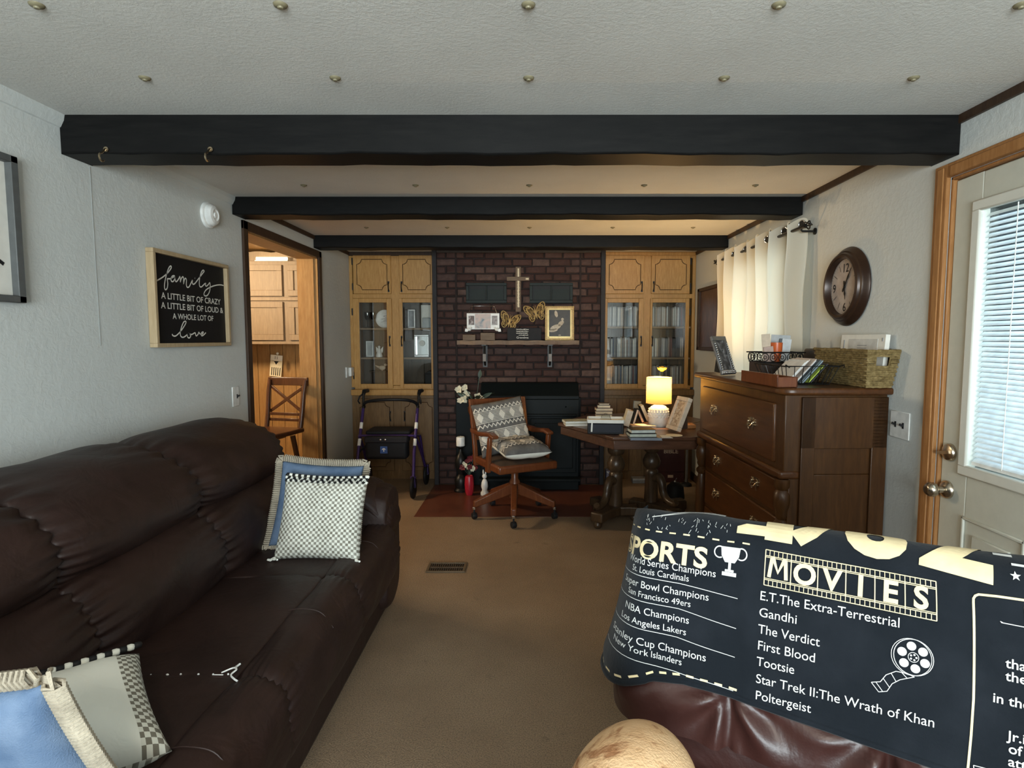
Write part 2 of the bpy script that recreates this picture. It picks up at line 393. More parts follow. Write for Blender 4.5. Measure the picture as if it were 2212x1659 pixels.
# beams, crown strips, doorway lining
for i, (y, h) in enumerate(((2.15, .135), (3.36, .10), (4.6, .095))):
    mb = MB()
    rnd = random.Random(i); n = 40; x0, x1 = L+.002, RW-.002; d = .15
    def sec(u, v, y=y, h=h, d=d):
        q = [(0, 0), (0, -h), (d, -h), (d, 0)][int(round(v*3))]
        x = x0+(x1-x0)*u; j = .0016*math.sin(u*23+i)+.0015*math.sin(u*61+2*i)+.001*math.sin(u*140)
        return (x, y+q[0]+(j if q[1] else 0)*(1 if q[0] else -1)*.6, CEIL+q[1]+(j if q[1] else 0))
    mb.grid(sec, n, 3)
    mb.add([sec(0, k/3) for k in range(4)], [(3,2,1,0)]); mb.add([sec(1, k/3) for k in range(4)], [(0,1,2,3)])
    o = struct('trim_%d' % (i+1), mb, X['beam'], bevel=.008)
    if i == 0:                                   # small brass cup hooks screwed into the beam
        for hx in (-1.504, -1.134):
            hk = MB(); pts = [(hx, y-.012, CEIL-h+.012)]+[(hx, y-.03-.012*math.sin(a), CEIL-h-.02+.014*math.cos(a)) for a in [k*R(30) for k in range(0, 9)]]
            hk.tube([(hx, y+.004, CEIL-h+.02)]+pts, .0035, 6); hk.lathe([(.009, 0), (.009, .004), (.004, .01)], 10, (hx, y-.008, CEIL-h+.014), 'y')
            ROOT[o] = Matrix(); mk('cup_hook', hk, X['brass'], o, smooth=40, label='small brass cup hook')
mb = MB().prism([(0,0),(.012,0),(.012,-.03),(0,-.03)], 2.3, 5.48, lambda a,b,d: (RW-a, d, CEIL+b)); mb.prism([(0,0),(.012,0),(.012,-.03),(0,-.03)], REAR, 2.15, lambda a,b,d: (RW-a, d, CEIL+b)); struct('trim_4', mb, X['darktrim'])
mb = MB().prism([(0,0),(.012,0),(.012,-.03),(0,-.03)], 3.51, 5.48, lambda a,b,d: (L+a, d, CEIL+b)); struct('trim_5', mb, X['darktrim'])
mb = MB().prism([(0,0),(.022,0),(.018,-.02),(.006,-.042),(0,-.045)], REAR, 3.36, lambda a,b,d: (L+a, d, CEIL+b)); struct('trim_6', mb, X['wall'])
mb = MB().box(L, DY0-.053, 0, L+.016, DY0, DZ+.05).box(L, DY1, 0, L+.016, DY1+.05, DZ+.05).box(L, DY0-.053, DZ, L+.016, DY1+.05, DZ+.05); struct('trim_7', mb, X['darktrim'], bevel=.003)
mb = MB().box(L-LT-.01, DY0, 0, L+.001, DY0+.012, DZ).box(L-LT-.01, DY1-.012, 0, L+.001, DY1, DZ).box(L-LT-.01, DY0, DZ-.012, L+.001, DY1, DZ); mb.box(L-.035, DY1-.02, 0, L-.028, DY1-.01, DZ); struct('trim_8', mb, X['pine'])
mb = MB().tube([(L+.001, 2.285, CEIL-.14), (L+.0012, 2.287, 1.6), (L+.001, 2.289, 1.30)], .0016, 4); struct('trim_9', mb, plain('seam_line', (.30,.31,.30), .8))
# round buttons that hold the ceiling panels
btn = None; bm_ = plain('aged_button', (.20,.175,.105), .5, .1)
for y in (.25, .64, 1.06, 1.46, 1.853, 2.68, 3.11, 3.86, 4.275, 5.0):
    for x in (-1.17, -.592, -.004, .59, 1.165):
        if btn is None:
            q = MB().lathe([(.001, -.010), (.006, -.0095), (.0075, -.006), (.015, -.004), (.017, 0)], 14); btn = mk('panel_button', q, bm_, ceiling, smooth=50, label='small tan screw button'); btn.location = (x, y, CEIL)
        else:
            c = btn.copy(); COL.objects.link(c); c.parent = ceiling; c.location = (x, y, CEIL)
# rear window (behind the camera), curtained window
def window(name, plane, a0, a1, z0, z1, fn, mull=1):
    w = thing(name, None, None, fn((a0+a1)/2, z0, 0), kind='structure')
    f = MB(); t = .045
    for (p, q, r, s_) in ((a0, z0, a1, z0+t), (a0, z1-t, a1, z1), (a0, z0+t, a0+t, z1-t), (a1-t, z0+t, a1, z1-t)) + tuple(((a0+(a1-a0)*k/(mull+1)-t/2, z0+t, a0+(a1-a0)*k/(mull+1)+t/2, z1-t) for k in range(1, mull+1))):
        A, B = fn(p, q, -.03), fn(r, s_, .03); f.box(min(A[0],B[0]), min(A[1],B[1]), q, max(A[0],B[0]), max(A[1],B[1]), s_)
    mk('window_frame', f, X['white'], w)
    A, B = fn(a0+t, z0+t, -.003), fn(a1-t, z1-t, .003); mk('pane', MB().box(min(A[0],B[0]), min(A[1],B[1]), z0+t, max(A[0],B[0]), max(A[1],B[1]), z1-t), X['window'], w)
window('window_1', 0, -1.1, 1.3, .55, 2.0, lambda a, z, d: (a, REAR-.06+d, z), 2)
window('window_2', 0, WY0, WY1, WZ0, WZ1, lambda a, z, d: (RW+.06+d, a, z), 1)
mb = MB()
for p in ((EY0-.065, 0, EY0, EZ+.05), (EY1, 0, EY1+.065, EZ+.05), (EY0, EZ, EY1, EZ+.05)): mb.box(RW-.016, p[0], p[1], RW, p[2], p[3]).box(RW-.022, p[0]+.012, p[1], RW-.016, p[2]-.02, p[3]-.012 if p[1] else p[3]-.012)
mb.box(RW, EY1-.012, 0, RW+RT, EY1, EZ); mb.box(RW, EY0, EZ-.012, RW+RT, EY1, EZ); struct('trim_10', mb, X['honeytrim'], bevel=.003)
# entry door
dr = thing('door_1', 'cream exterior door with a blind covered window, beside the oak trim', None, (RW+.03, (EY0+EY1)/2, 0), kind='structure')
X0 = RW+.012; X1 = X0+.045
gw = (EY0+.10, 2.045, .875, 1.77)
mb = MB().box(X0, EY0+.003, .01, X1, gw[0], EZ-.014).box(X0, gw[1], .01, X1, EY1-.013, EZ-.014).box(X0, gw[0], .01, X1, gw[1], gw[2]).box(X0, gw[0], gw[3], X1, gw[1], EZ-.014)
for y1 in (2.05, 1.70):
    y0 = y1-.27; z0, z1 = .14, .70
    for k, (o_, d) in enumerate(((0, .009), (.03, .004), (.055, .010))):
        if k == 0: 
            for q in ((y0, z0, y0+.012, z1), (y1-.012, z0, y1, z1), (y0, z0, y1, z0+.012), (y0, z1-.012, y1, z1)): mb.box(X0-d, q[0], q[1], X0+.001, q[2], q[3])
        elif k == 2: mb.box(X0-d, y0+o_, z0+o_, X0+.001, y1-o_, z1-o_)
mk('door_slab', mb, X['door'], dr, bevel=.004)
mb = MB(); t = .032
for q in ((gw[0]-t, gw[2]-t, gw[1]+t, gw[2]+.008), (gw[0]-t, gw[3]-.008, gw[1]+t, gw[3]+t), (gw[0]-t, gw[2], gw[0]+.008, gw[3]), (gw[1]-.008, gw[2], gw[1]+t, gw[3])): mb.box(X0-.014, q[0], q[1], X0+.002, q[2], q[3])
mk('window_surround', mb, X['doortrim'], dr, bevel=.006)
mk('pane', MB().box(X0+.028, gw[0], gw[2], X0+.034, gw[1], gw[3]), X['window'], dr)
mb = MB(); z = gw[2]+.03
while z < gw[3]-.02:
    mb.add([(X0+.006, gw[0]+.01, z-.006), (X0+.006, gw[1]-.012, z-.006), (X0+.022, gw[1]-.012, z+.009), (X0+.022, gw[0]+.01, z+.009)], [(0,1,2,3)]); z += .0175
bl_ = mk('blind', mb, X['blind'], dr, label='white slatted blind')
mb = MB().box(X0+.004, gw[0]+.01, gw[2]+.012, X0+.022, gw[1]-.012, gw[2]+.024); 
for y in (1.90, 1.55): mb.tube([(X0+.004, y, gw[2]+.02), (X0+.004, y, gw[3]-.01)], .0016, 5)
mk('blind_rail', mb, X['white'], dr)
def knob(y, z, big):
    mb = MB()
    if big: mb.lathe([(.002, -.0), (.034, 0), (.034, -.006), (.026, -.016), (.013, -.020), (.012, -.036), (.022, -.044), (.0275, -.055), (.026, -.068), (.018, -.078), (.009, -.080), (.001, -.079)], 24, (X0, y, z), 'x')
    else: mb.lathe([(.002, 0), (.033, 0), (.033, -.006), (.028, -.014), (.012, -.019), (.001, -.019)], 24, (X0, y, z), 'x').bar((X0-.018, y-.018, z+.004), (X0-.030, y+.024, z-.006), .008, .012)
    return mb
mk('door_knob', knob(2.135, .772, True), X['chrome'], dr, smooth=40, label='aged brass door knob')
mk('deadbolt', knob(2.13, .912, False), X['chrome'], dr, smooth=40, label='aged brass deadbolt with thumb turn')
# unseen mount and rod behind the camera, added to carry the fill light
gl_ = thing('added_ceiling_lamp', 'unseen ceiling lamp added to brighten the near end of the room', 'lamp', (-.1, -.75, CEIL)); mk('mount', MB().lathe([(.001,-.001),(.10,-.001),(.10,-.02),(.001,-.02)], 24, (-.1,-.75,CEIL)), X['white'], gl_, smooth=40)
mk('rod', MB().tube([(-.1,-.75,CEIL-.02),(-.1,-.75,2.05)], .01, 8), X['white'], gl_)
# baseboards
struct('baseboard_left', MB().box(L, REAR, 0, L+.012, DY0-.053, .07).box(L, DY1+.05, 0, L+.012, 5.48, .07), X['darktrim'])
struct('baseboard_right', MB().box(RW-.012, EY1+.065, 0, RW, 5.48, .07).box(RW-.012, REAR, 0, RW, EY0-.065, .07), X['darktrim'])
# ------------------------------------------------------------------ wall plates and small wall things
def plate(name, label, cat, loc, rz, w, h, toggles, screws=True):
    t = thing(name, label, cat, loc, rz); M = rootm(loc, rz)
    mb = MB(); mb.T = M; mb.box(-w/2, -.007, -h/2, w/2, -.001, h/2); mk('plate', mb, X['white'], t, bevel=.003)
    for x in toggles:
        mb = MB(); mb.T = M; mb.box(x-.005, -.009, -.012, x+.005, -.006, .012); mb.bar((x, -.008, -.001), (x, -.022, .006), .007, .009); mk('toggle', mb, X['black'], t, bevel=.001, label='black toggle')
    return t
plate('light_switch', 'white two gang light switch plate with dark toggles between the dresser and entry door', 'light switch', (RW, 2.405, .972), R(-90), .125, .112, (-.025, .025))
plate('light_switch', 'white single light switch plate on the left wall beside the kitchen doorway', 'light switch', (L, 3.31, 1.0), R(90), .072, .112, (.012,))
tm = thing('thermostat', 'small white thermostat on the short wall beside the glass cabinet', 'thermostat', (L, 5.38, 1.01))
mk('body', MB().box(L+.001, 5.31, .97, L+.012, 5.46, 1.065), X['white'], tm, bevel=.003); mk('cover', MB().box(L+.012, 5.37, .98, L+.035, 5.45, 1.06), X['white'], tm, bevel=.004)
sd = thing('smoke_detector', 'round white smoke detector high on the left wall above the framed sign', 'smoke detector', (L, 3.10, 1.963))
mk('base', MB().lathe([(.001, 0), (.066, 0), (.066, .012), (.060, .016), (.001, .016)], 28, (L, 3.10, 1.963), 'x'), X['white'], sd, smooth=40)
mk('cover', MB().lathe([(.055, .014), (.055, .030), (.046, .042), (.030, .046), (.026, .040), (.015, .040), (.012, .046), (.001, .046)], 28, (L, 3.10, 1.963), 'x'), X['white'], sd, smooth=35)
# sign "family"
sg = thing('wall_sign', 'black family sign with white lettering in a light wood frame on the left wall', 'sign', (L, 2.90, 1.285))
sy0, sy1, sz0, sz1 = 2.585, 3.225, 1.288, 1.722; fw = .032
mb = MB()
for q in ((sy0, sz0, sy1, sz0+.018), (sy0, sz1-.018, sy1, sz1), (sy0, sz0+.018, sy0+.018, sz1-.018), (sy1-.018, sz0+.018, sy1, sz1-.018)): mb.box(L+.001, q[0], q[1], L+.036, q[2], q[3])
mk('frame', mb, X['signwood'], sg, bevel=.002)
mk('board', MB().box(L+.004, sy0+.018, sz0+.018, L+.016, sy1-.018, sz1-.018), plain('black_board', (.008,.008,.009), .6), sg)
BL_, TL_, TR_, BR_ = Vector((195,1540)), Vector((125,105)), Vector((1140,325)), Vector((1170,1505))
ya, yb, za, zb = sy0+.018, sy1-.018, sz0+.018, sz1-.018
def spt(px_, py_):       # photo sketch coordinates of the lettering straightened onto the board
    u = .5; v = .5
    for _ in range(30):
        P = (BL_*(1-u)+BR_*u)*(1-v)+(TL_*(1-u)+TR_*u)*v; e = Vector((px_, py_))-P
        du = ((BR_-BL_)*(1-v)+(TR_-TL_)*v); dv = ((TL_-BL_)*(1-u)+(TR_-BR_)*u); D = du.x*dv.y-du.y*dv.x
        u += (e.x*dv.y-e.y*dv.x)/D; v += (du.x*e.y-du.y*e.x)/D
    u = u*(.80+.20*u)           # nearer end of the board reads wider
    return (ya+(yb-ya)*u, za+(zb-za)*v)
strokes = [[(150,585),(220,540),(290,490),(350,430),(395,365),(408,330),(395,315),(370,350),(345,430),(325,520),(312,610),(315,670),(330,688),(350,660),(358,590),(352,520),(380,516),(410,505),(425,490),(455,478)],
 [(458,474),(440,464),(416,478),(402,520),(412,556),(438,550),(456,508),(459,470),(460,520),(470,556),(490,545),(515,500),(525,475),(532,510),(532,560),(545,510),(565,478),(577,500),(577,590),(590,520),(606,500),(617,530),(615,600),(628,640),(655,630),(690,550),(700,528),(700,575),(715,590),(740,570),(800,480),(850,405),(866,378),(850,365),(825,400),(802,490),(796,580),(806,625),(830,625),(870,580),(887,572),(880,600),(897,614),(925,585),(945,560),(948,640),(935,710),(905,763),(872,767),(860,735),(890,675),(950,630),(1020,600),(1090,588),(1140,597)],
 [(733,492),(738,497)],
 [(420,1385),(430,1410),(470,1415),(530,1350),(590,1250),(612,1195),(600,1180),(575,1200),(545,1290),(532,1380),(547,1428),(580,1433),(620,1400),(650,1370),(632,1392),(634,1430),(655,1445),(675,1415),(665,1385),(660,1378),(690,1388),(735,1360),(745,1400),(757,1408),(778,1380),(786,1352),(800,1372),(820,1384),(845,1365),(850,1347),(832,1350),(817,1380),(827,1405),(850,1395),(885,1355)]]
mb = MB()
for s_ in strokes:
    P = [tuple(p) for p in catmull([(*spt(*p), 0) for p in s_], 5)]; v, f = ribbon(P, .0062)
    mb.add([(L+.0172, a, b) for a, b in v], f)
for txt, c, y0, hh in (('A LITTLE BIT OF CRAZY', (.5, .505), .84, .029), ('A LITTLE BIT OF LOUD &', (.515, .395), .885, .029), ('A WHOLE LOT OF', (.50, .282), .58, .027)):
    W = (yb-ya)*y0; write(mb, txt, hh/.72, (L+.0172, ya+(yb-ya)*(c[0]+.01)-W/2, za+(zb-za)*c[1]), (0,1,0), (0,0,1), w=W, bold=.012)
mk('lettering', mb, X['paper'], sg)
# grey framed print at the left edge
pc = thing('framed_print', 'white print in a wide grey frame on the near left wall', 'picture', (L, 1.55, 1.442))
mb = MB(); y0, y1, z0, z1 = 1.20, 1.932, 1.443, 1.906
for q in ((y0, z0, y1, z0+.022), (y0, z1-.022, y1, z1), (y0, z0, y0+.026, z1), (y1-.026, z0, y1, z1)): mb.box(L+.001, q[0], q[1], L+.03, q[2], q[3])
mk('frame', mb, plain('grey_frame', (.085,.09,.09), .5), pc, bevel=.002)
mk('print', MB().box(L+.003, y0+.02, z0+.018, L+.008, y1-.02, z1-.018), X['paper'], pc)
mb = MB(); P = [tuple(p) for p in catmull([(1.52, 1.50, 0), (1.65, 1.56, 0), (1.80, 1.60, 0), (1.88, 1.562, 0)], 6)]; v, f = ribbon(P, .012); mb.add([(L+.009, a, b) for a, b in v], f); mk('brush_stroke', mb, X['black'], pc)
# wall clock
ck = thing('wall_clock', 'round dark bronze wall clock with pale dial on the right wall above the dresser', 'clock', (RW, 2.845, 1.575))
def cl(prof, caps=True): return MB().lathe([(r, -x) for r, x in prof], 56, (RW, 2.845, 1.575), 'x', None, caps)
mk('rim', cl([(.001, 0), (.183, 0), (.188, .008), (.183, .018), (.172, .026), (.168, .034), (.160, .038), (.156, .048), (.147, .053), (.138, .050), (.134, .040), (.132, .026), (.131, .022)], False), X['bronze'], ck, smooth=30)
n = NT('aged_dial', .6, 0, .3); f = n.noise(n.coord(), 14, 5, .7); n.base(n.ramp(f, [(.3, (.33,.27,.24)), (.7, (.47,.41,.37))]))
mk('dial', cl([(.001, .020), (.133, .020), (.133, .018), (.001, .018)]), n.mat, ck)
mb = MB(); cy, cz = 2.845, 1.575; xf = RW-.0212
for txt, dy, dz in (('12', 0, .088), ('3', -.100, -.004), ('6', 0, -.098), ('9', .098, -.004)): write(mb, txt, .058, (xf, cy+dy, cz+dz-.019), (0,-1,0), (0,0,1), 'CENTER', bold=.004)
for k in range(12):
    if k % 3:
        a = R(30*k); P = [(cy-math.sin(a)*r, cz+math.cos(a)*r) for r in (.085, .118)]; v, f = ribbon(P, .0025); mb.add([(xf, p, q) for p, q in v], f)
for k in range(60):
    a = R(6*k); P = [(cy-math.sin(a)*r, cz+math.cos(a)*r) for r in (.122, .127)]; v, f = ribbon(P, .0014); mb.add([(xf, p, q) for p, q in v], f)
mk('numerals', mb, X['black'], ck)
for nm, ang, ln, w in (('hour_hand', 171, .062, .013), ('minute_hand', 33, .098, .011)):
    a = R(ang); d = Vector((0, -math.sin(a), math.cos(a))); pz = Vector((0, d.z, -d.y)); o_ = Vector((RW-.024, cy, cz))
    pts = [(-.028, .003), (-.02, .006), (0, .005), (ln*.35, .003), (ln*.55, w/2), (ln*.7, .003), (ln, .0008)]
    mb = MB(); vs = [o_+d*q+pz*h for q, h in pts]+[o_+d*q-pz*h for q, h in pts[::-1]]; vs2 = [p+Vector((-.0015, 0, 0)) for p in vs]; N = len(vs)
    mb.add(vs+vs2, [tuple(range(N)), tuple(range(2*N-1, N-1, -1))]+[(i, (i+1)%N, N+(i+1)%N, N+i) for i in range(N)]); mk(nm, mb, X['black'], ck)
mk('hub', MB().lathe([(.001, -.028), (.006, -.027), (.007, -.022)], 12, (RW, cy, cz), 'x'), X['black'], ck, smooth=40)
# dark wooden picture between cabinet and curtain
wp = thing('wall_picture', 'dark brown wooden picture with a deep frame on the far right wall beside the curtain', 'picture', (RW, 5.04, 1.222))
mb = MB(); y0, y1, z0, z1 = 4.70, 5.30, 1.222, 1.764
for q in ((y0, z0, y1, z0+.03), (y0, z1-.03, y1, z1), (y0, z0, y0+.05, z1), (y1-.05, z0, y1, z1)): mb.box(RW-.035, q[0], q[1], RW-.001, q[2], q[3])
mk('frame', mb, X['darktrim'], wp, bevel=.004)
n = NT('brown_panel', .4); f = n.noise(n.coord('Object', (1, 3, 1)), 5, 4, .6, 1.5); n.base(n.ramp(f, [(.3, (.035,.015,.010)), (.6, (.10,.045,.026)), (.8, (.16,.085,.055))])); mk('panel', MB().box(RW-.02, y0+.04, z0+.025, RW-.004, y1-.04, z1-.025), n.mat, wp)
# curtain and rod
cu = thing('curtain', 'cream grommet curtain hanging in deep folds over the right wall window', 'curtain', (1.44, 3.85, .78))
cy0, cy1, ct, cb = 3.215, 4.52, 1.968, .80
def cx(u): return 1.452+.038*math.sin(2*math.pi*6.5*u+1.2)+.010*math.sin(2*math.pi*2.2*u+.5)
def curt(u, v):
    z = ct+(cb-ct)*v; sp = 1+.12*v
    y = cy0+(cy1-cy0)*(u+.012*math.sin(2*math.pi*13*u+2.4))
    z = max(z, 1.132+(ct-1.132)*(1-v)) if y < 3.655 else z
    return (1.45+(cx(u)-1.45)*(1-.25*v)+.006*math.sin(9*v+11*u), y, z-.012*math.cos(2*math.pi*13*u)*(1-v))
mb = MB().grid(curt, 260, 30); cl_ = mk('cloth', mb, X['curtain'], cu, smooth=180)
for k in range(13):
    u = (k+.5)/13; p = curt(u, .04); q = curt(u+.006, .04); d = (Vector(q)-Vector(p)).normalized(); nn = d.cross(Vector((0,0,1)))
    ring = [Vector(p)+d*(.02*math.cos(a))+Vector((0,0,1))*(.02*math.sin(a)) for a in [R(30*j) for j in range(12)]]
    mb = MB().tube(ring, .0045, 6, True); mk('grommet', mb, X['silver'], cu, smooth=60)
    mb = MB(); mb.add([Vector(p)+nn*.0012+d*(.017*math.cos(a))+Vector((0,0,.017*math.sin(a))) for a in [R(30*j) for j in range(12)]]+[Vector(p)-nn*.0012+d*(.017*math.cos(a))+Vector((0,0,.017*math.sin(a))) for a in [R(30*j) for j in range(12)]], [tuple(range(12)), tuple(range(23, 11, -1))]); mk('grommet_opening', mb, X['iron'], cu)
rd = thing('curtain_rod', 'black metal curtain rod with a leafy finial above the cream curtain', 'curtain rod', (1.452, 3.85, 1.917))
mk('rod', MB().tube([(1.452, 3.17, 1.919), (1.452, 4.60, 1.919)], .009, 10), X['iron'], rd, smooth=60)
for y, s_ in ((3.16, -1), (4.61, 1)):
    mb = MB().ball((1.452, y, 1.919), .012, 10, 8)
    for k in range(5):
        a = k*2*math.pi/5; mb.tube([(1.452+.022*math.cos(a)*math.sin(t*3.1), y+s_*(.005+.052*t), 1.919+.022*math.sin(a)*math.sin(t*3.1)) for t in [j/8 for j in range(9)]], .0035, 5)
    mb.ball((1.452, y+s_*.056, 1.919), .008, 8, 6); mk('finial', mb, X['iron'], rd, smooth=60)
for y in (3.205, 4.54): mk('bracket', MB().tube([(1.452, y, 1.908), (1.46, y, 1.90), (1.525, y, 1.90)], .006, 8).lathe([(.018, 0), (.018, -.006), (.006, -.01)], 14, (RW, y, 1.90), 'x'), X['iron'], rd, smooth=50)
# ------------------------------------------------------------------ built-in cabinets left and right of the chimney
CFY = 5.48
def routed(x0, x1, z0, z1, y, r=.045):          # dark routed outline with scooped corners, as a tube loop
    pts = []
    for cx_, cz_, a0 in ((x0, z0, 0), (x0, z1, 270), (x1, z1, 180), (x1, z0, 90)):
        for k in range(7):
            a = R(a0+90*k/6) ; pts.append((cx_+r*math.cos(a), y, cz_+r*math.sin(a)))
    return MB().tube(pts, .0035, 6, True)
def pull(mb, x, y, z, h=.07):
    mb.tube([(x, y, z-h/2), (x, y-.012, z-h/2+.006), (x, y-.02, z), (x, y-.012, z+h/2-.006), (x, y, z+h/2)], .005, 6)
    mb.box(x-.008, y-.003, z-h/2-.014, x+.008, y, z-h/2+.006).box(x-.008, y-.003, z+h/2-.006, x+.008, y, z+h/2+.014); return mb
def cabinet(side, label, xa, xb, ud, gd, glass, shelves, hinge_x):
    c = thing('built_in_cabinet', label, 'cabinet', ((xa+xb)/2, CFY, 0))
    y = CFY; D = BW-.002
    mb = MB(); t = .018
    mid = (ud[0][1]+ud[1][0])/2
    # face frame round the doors, sides, top, back
    mb.box(xa, y, .87, xa+.03, D, CEIL-.03).box(xb-.03, y, .87, xb, D, CEIL-.03).box(mid-.045, y-.0008, .888, mid+.045, y+.02, CEIL-.032)
    mb.box(xa+.03, y, 2.06, xb-.03, D, CEIL-.03).box(xa+.03, y, 1.695, xb-.03, D, 1.735).box(xa+.03, y, .85, xb-.03, D, .885)
    mk('carcass', mb, X['oak'], c, bevel=.002)
    mk('crown_strip', MB().box(xa, y-.012, CEIL-.036, xb, y+.02, CEIL-.002), X['darktrim'] if side < 0 else X['oak'], c, bevel=.003)
    mb = MB(); x = xa+.03
    while x < xb-.03:
        mb.box(x+.002, D-.02, .885, min(x+.095, xb-.03)-.002, D-.002, 2.06); x += .095
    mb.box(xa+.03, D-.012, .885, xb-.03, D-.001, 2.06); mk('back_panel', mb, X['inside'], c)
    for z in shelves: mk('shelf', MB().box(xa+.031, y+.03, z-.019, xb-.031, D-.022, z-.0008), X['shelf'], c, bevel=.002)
    for (x0, x1), hs in zip(ud, (1, -1)):       # upper doors with routed outline
        d = mk('door', MB().box(x0, y-.02, 1.735, x1, y-.001, 2.085), X['oak'], c, bevel=.004)
        mk('routed_outline', routed(x0+.035, x1-.035, 1.772, 2.048, y-.0195), X['oakdark'], d, smooth=60)
        hx = x1-.022 if hs > 0 else x0+.022; mk('handle', pull(MB(), hx, y-.02, 1.80), X['iron'], d, smooth=50)
        ex = x0-.006 if hs > 0 else x1+.006
        for z in (1.80, 2.03): mk('hinge', MB().box(ex-.006, y-.02, z-.028, ex+.006, y-.006, z+.028).lathe([(.0055, -.032), (.0055, .032)], 8, (ex, y-.018, z)), X['iron'], d)
    for (x0, x1), (g0, g1), hs in zip(gd, glass, (1, -1)):
        z0, z1, a0, a1 = .862, 1.693, .903, 1.655
        mb = MB().box(x0, y-.02, z0, g0, y-.001, z1).box(g1, y-.02, z0, x1, y-.001, z1).box(g0, y-.02, z0, g1, y-.001, a0).box(g0, y-.02, a1, g1, y-.001, z1)
        d = mk('glass_door', mb, X['oak'], c, bevel=.003)
        mk('glass_pane', MB().box(g0-.002, y-.012, a0-.002, g1+.002, y-.009, a1+.002), X['glass'], d)
        hx = x1-.022 if hs > 0 else x0+.022; mk('handle', pull(MB(), hx, y-.02, 1.30), X['iron'], d, smooth=50)
        ex = x0-.006 if hs > 0 else x1+.006
        for z in (.98, 1.57): mk('hinge', MB().box(ex-.006, y-.02, z-.028, ex+.006, y-.006, z+.028).lathe([(.0055, -.032), (.0055, .032)], 8, (ex, y-.018, z)), X['iron'], d)
    # counter ledge and lower doors
    mk('ledge', MB().box(xa, y-.03, .795, xb, D, .85), X['lower'] if side > 0 else X['oak'], c, bevel=.005)
    mb = MB().box(xa, y+.004, 0, xb, y+.03, .795); mk('base_panel', mb, X['lower'], c)
    for (x0, x1), hs in zip(ud, (1, -1)):
        d = mk('lower_door', MB().box(x0, y-.014, .08, x1, y+.003, .765), X['lower'], c, bevel=.003)
        if side < 0: mk('routed_outline', routed(x0+.035, x1-.035, .12, .73, y-.0135), X['oakdark'], d, smooth=60)
        else:
            for k in (1, 2): mk('board_groove', MB().box(x0+(x1-x0)*k/3-.003, y-.0155, .08, x0+(x1-x0)*k/3+.003, y-.0135, .765), X['oakdark'], d)
        mk('handle', pull(MB(), x1-.03 if hs > 0 else x0+.03, y-.014, .60), X['iron'], d, smooth=50)
    return c
cabinet(-1, 'honey oak built-in cabinet with glass doors left of the brick chimney, holding ornaments', L+.002, -.868, ((-1.626, -1.279), (-1.204, -.880)), ((-1.635, -1.277), (-1.211, -.880)), ((-1.578, -1.324), (-1.177, -.918)), (1.149, 1.424), 0)
cabinet(1, 'honey oak built-in cabinet with glass doors right of the brick chimney, holding disc cases', .668, RW-.002, ((.692, 1.05), (1.115, 1.47)), ((.685, 1.05), (1.11, 1.47)), ((.715, 1.003), (1.13, 1.435)), (1.149, 1.437), 0)
# disc cases in the right cabinet
pal = [(.60,.60,.58), (.05,.05,.055), (.42,.42,.43), (.10,.085,.08), (.30,.24,.20), (.70,.68,.62), (.16,.05,.04), (.07,.09,.14), (.50,.40,.30), (.22,.21,.20)]
protos = []
for i, c in enumerate(pal):
    mb = MB().box(-.0068, 0, 0, .0068, .135, .188); mb.box(-.0048, -.0006, .012, .0048, 0, .176, mi=1)
    m = mk('disc_case', mb, [plain('case_%s' % 'abcdefghij'[i], tuple(q*.55 for q in c), .35), plain('case_spine_%s' % 'abcdefghij'[i], c, .4)], None, loc=(0, 0, 0)); protos.append(m)
rnd = random.Random(3); used = set(); n_case = 0
SH = {.886: 'bottom', 1.149: 'middle', 1.437: 'top'}
for (g0, g1), dn in (((.702, 1.012), 'left'), ((1.118, 1.445), 'right')):
    for z, nm in SH.items():
        x = g0+.008
        while x < g1-.006:
            k = rnd.choices(range(10), weights=(7,6,7,4,4,5,2,1,3,4) if nm == 'top' else (3,5,3,5,5,3,3,2,4,5))[0]
            lab = 'slim disc case in the %s row behind the %s glass door of the right cabinet' % (nm, dn); grp = 'disc cases in the %s row behind the %s door' % (nm, dn)
            if k not in used: o = protos[k]; used.add(k)
            else: o = protos[k].copy(); COL.objects.link(o)
            o.location = (x, CFY+.055+rnd.uniform(0, .012), z); tag(o, lab, 'disc case', grp); o.scale = (1, 1, rnd.uniform(.93, 1.0)); x += .0146
            n_case += 1
for k, m in enumerate(protos):
    if k not in used: bpy.data.objects.remove(m)
# ornaments in the left cabinet
def single(name, mb, mat, label, cat, loc, **k): return tag(mk(name, mb, mat, None, loc=loc, **k), label, cat)
yy = CFY+.16
pl = thing('plate', 'round white decorative plate standing on the top shelf of the left cabinet', 'plate', (-1.40, yy+.05, 1.424))
pm = MB().lathe([(.001, .012), (.05, .012), (.085, 0), (.088, .003), (.05, .018), (.001, .018)], 36, (-1.40, yy+.05, 1.513), 'y'); mk('dish', pm, X['white'], pl, smooth=40)
mb = MB(); rr = random.Random(5)
for k in range(5):
    P = [tuple(p) for p in catmull([(-1.43+.02*k*rr.random(), 1.48+.014*k, 0), (-1.40+rr.uniform(-.02,.02), 1.49+.012*k, 0), (-1.365+rr.uniform(-.02,.01), 1.495+.012*k, 0)], 4)]; v, f = ribbon(P, .003); mb.add([(a, yy+.037, b) for a, b in v], f)
mk('painted_sprig', mb, plain('grey_ink', (.16,.16,.17), .6), pl)
gl = [(.001,0),(.026,0),(.024,.004),(.004,.012),(.004,.06),(.022,.085),(.028,.12),(.027,.15),(.025,.15),(.026,.12),(.02,.088),(.001,.072)]
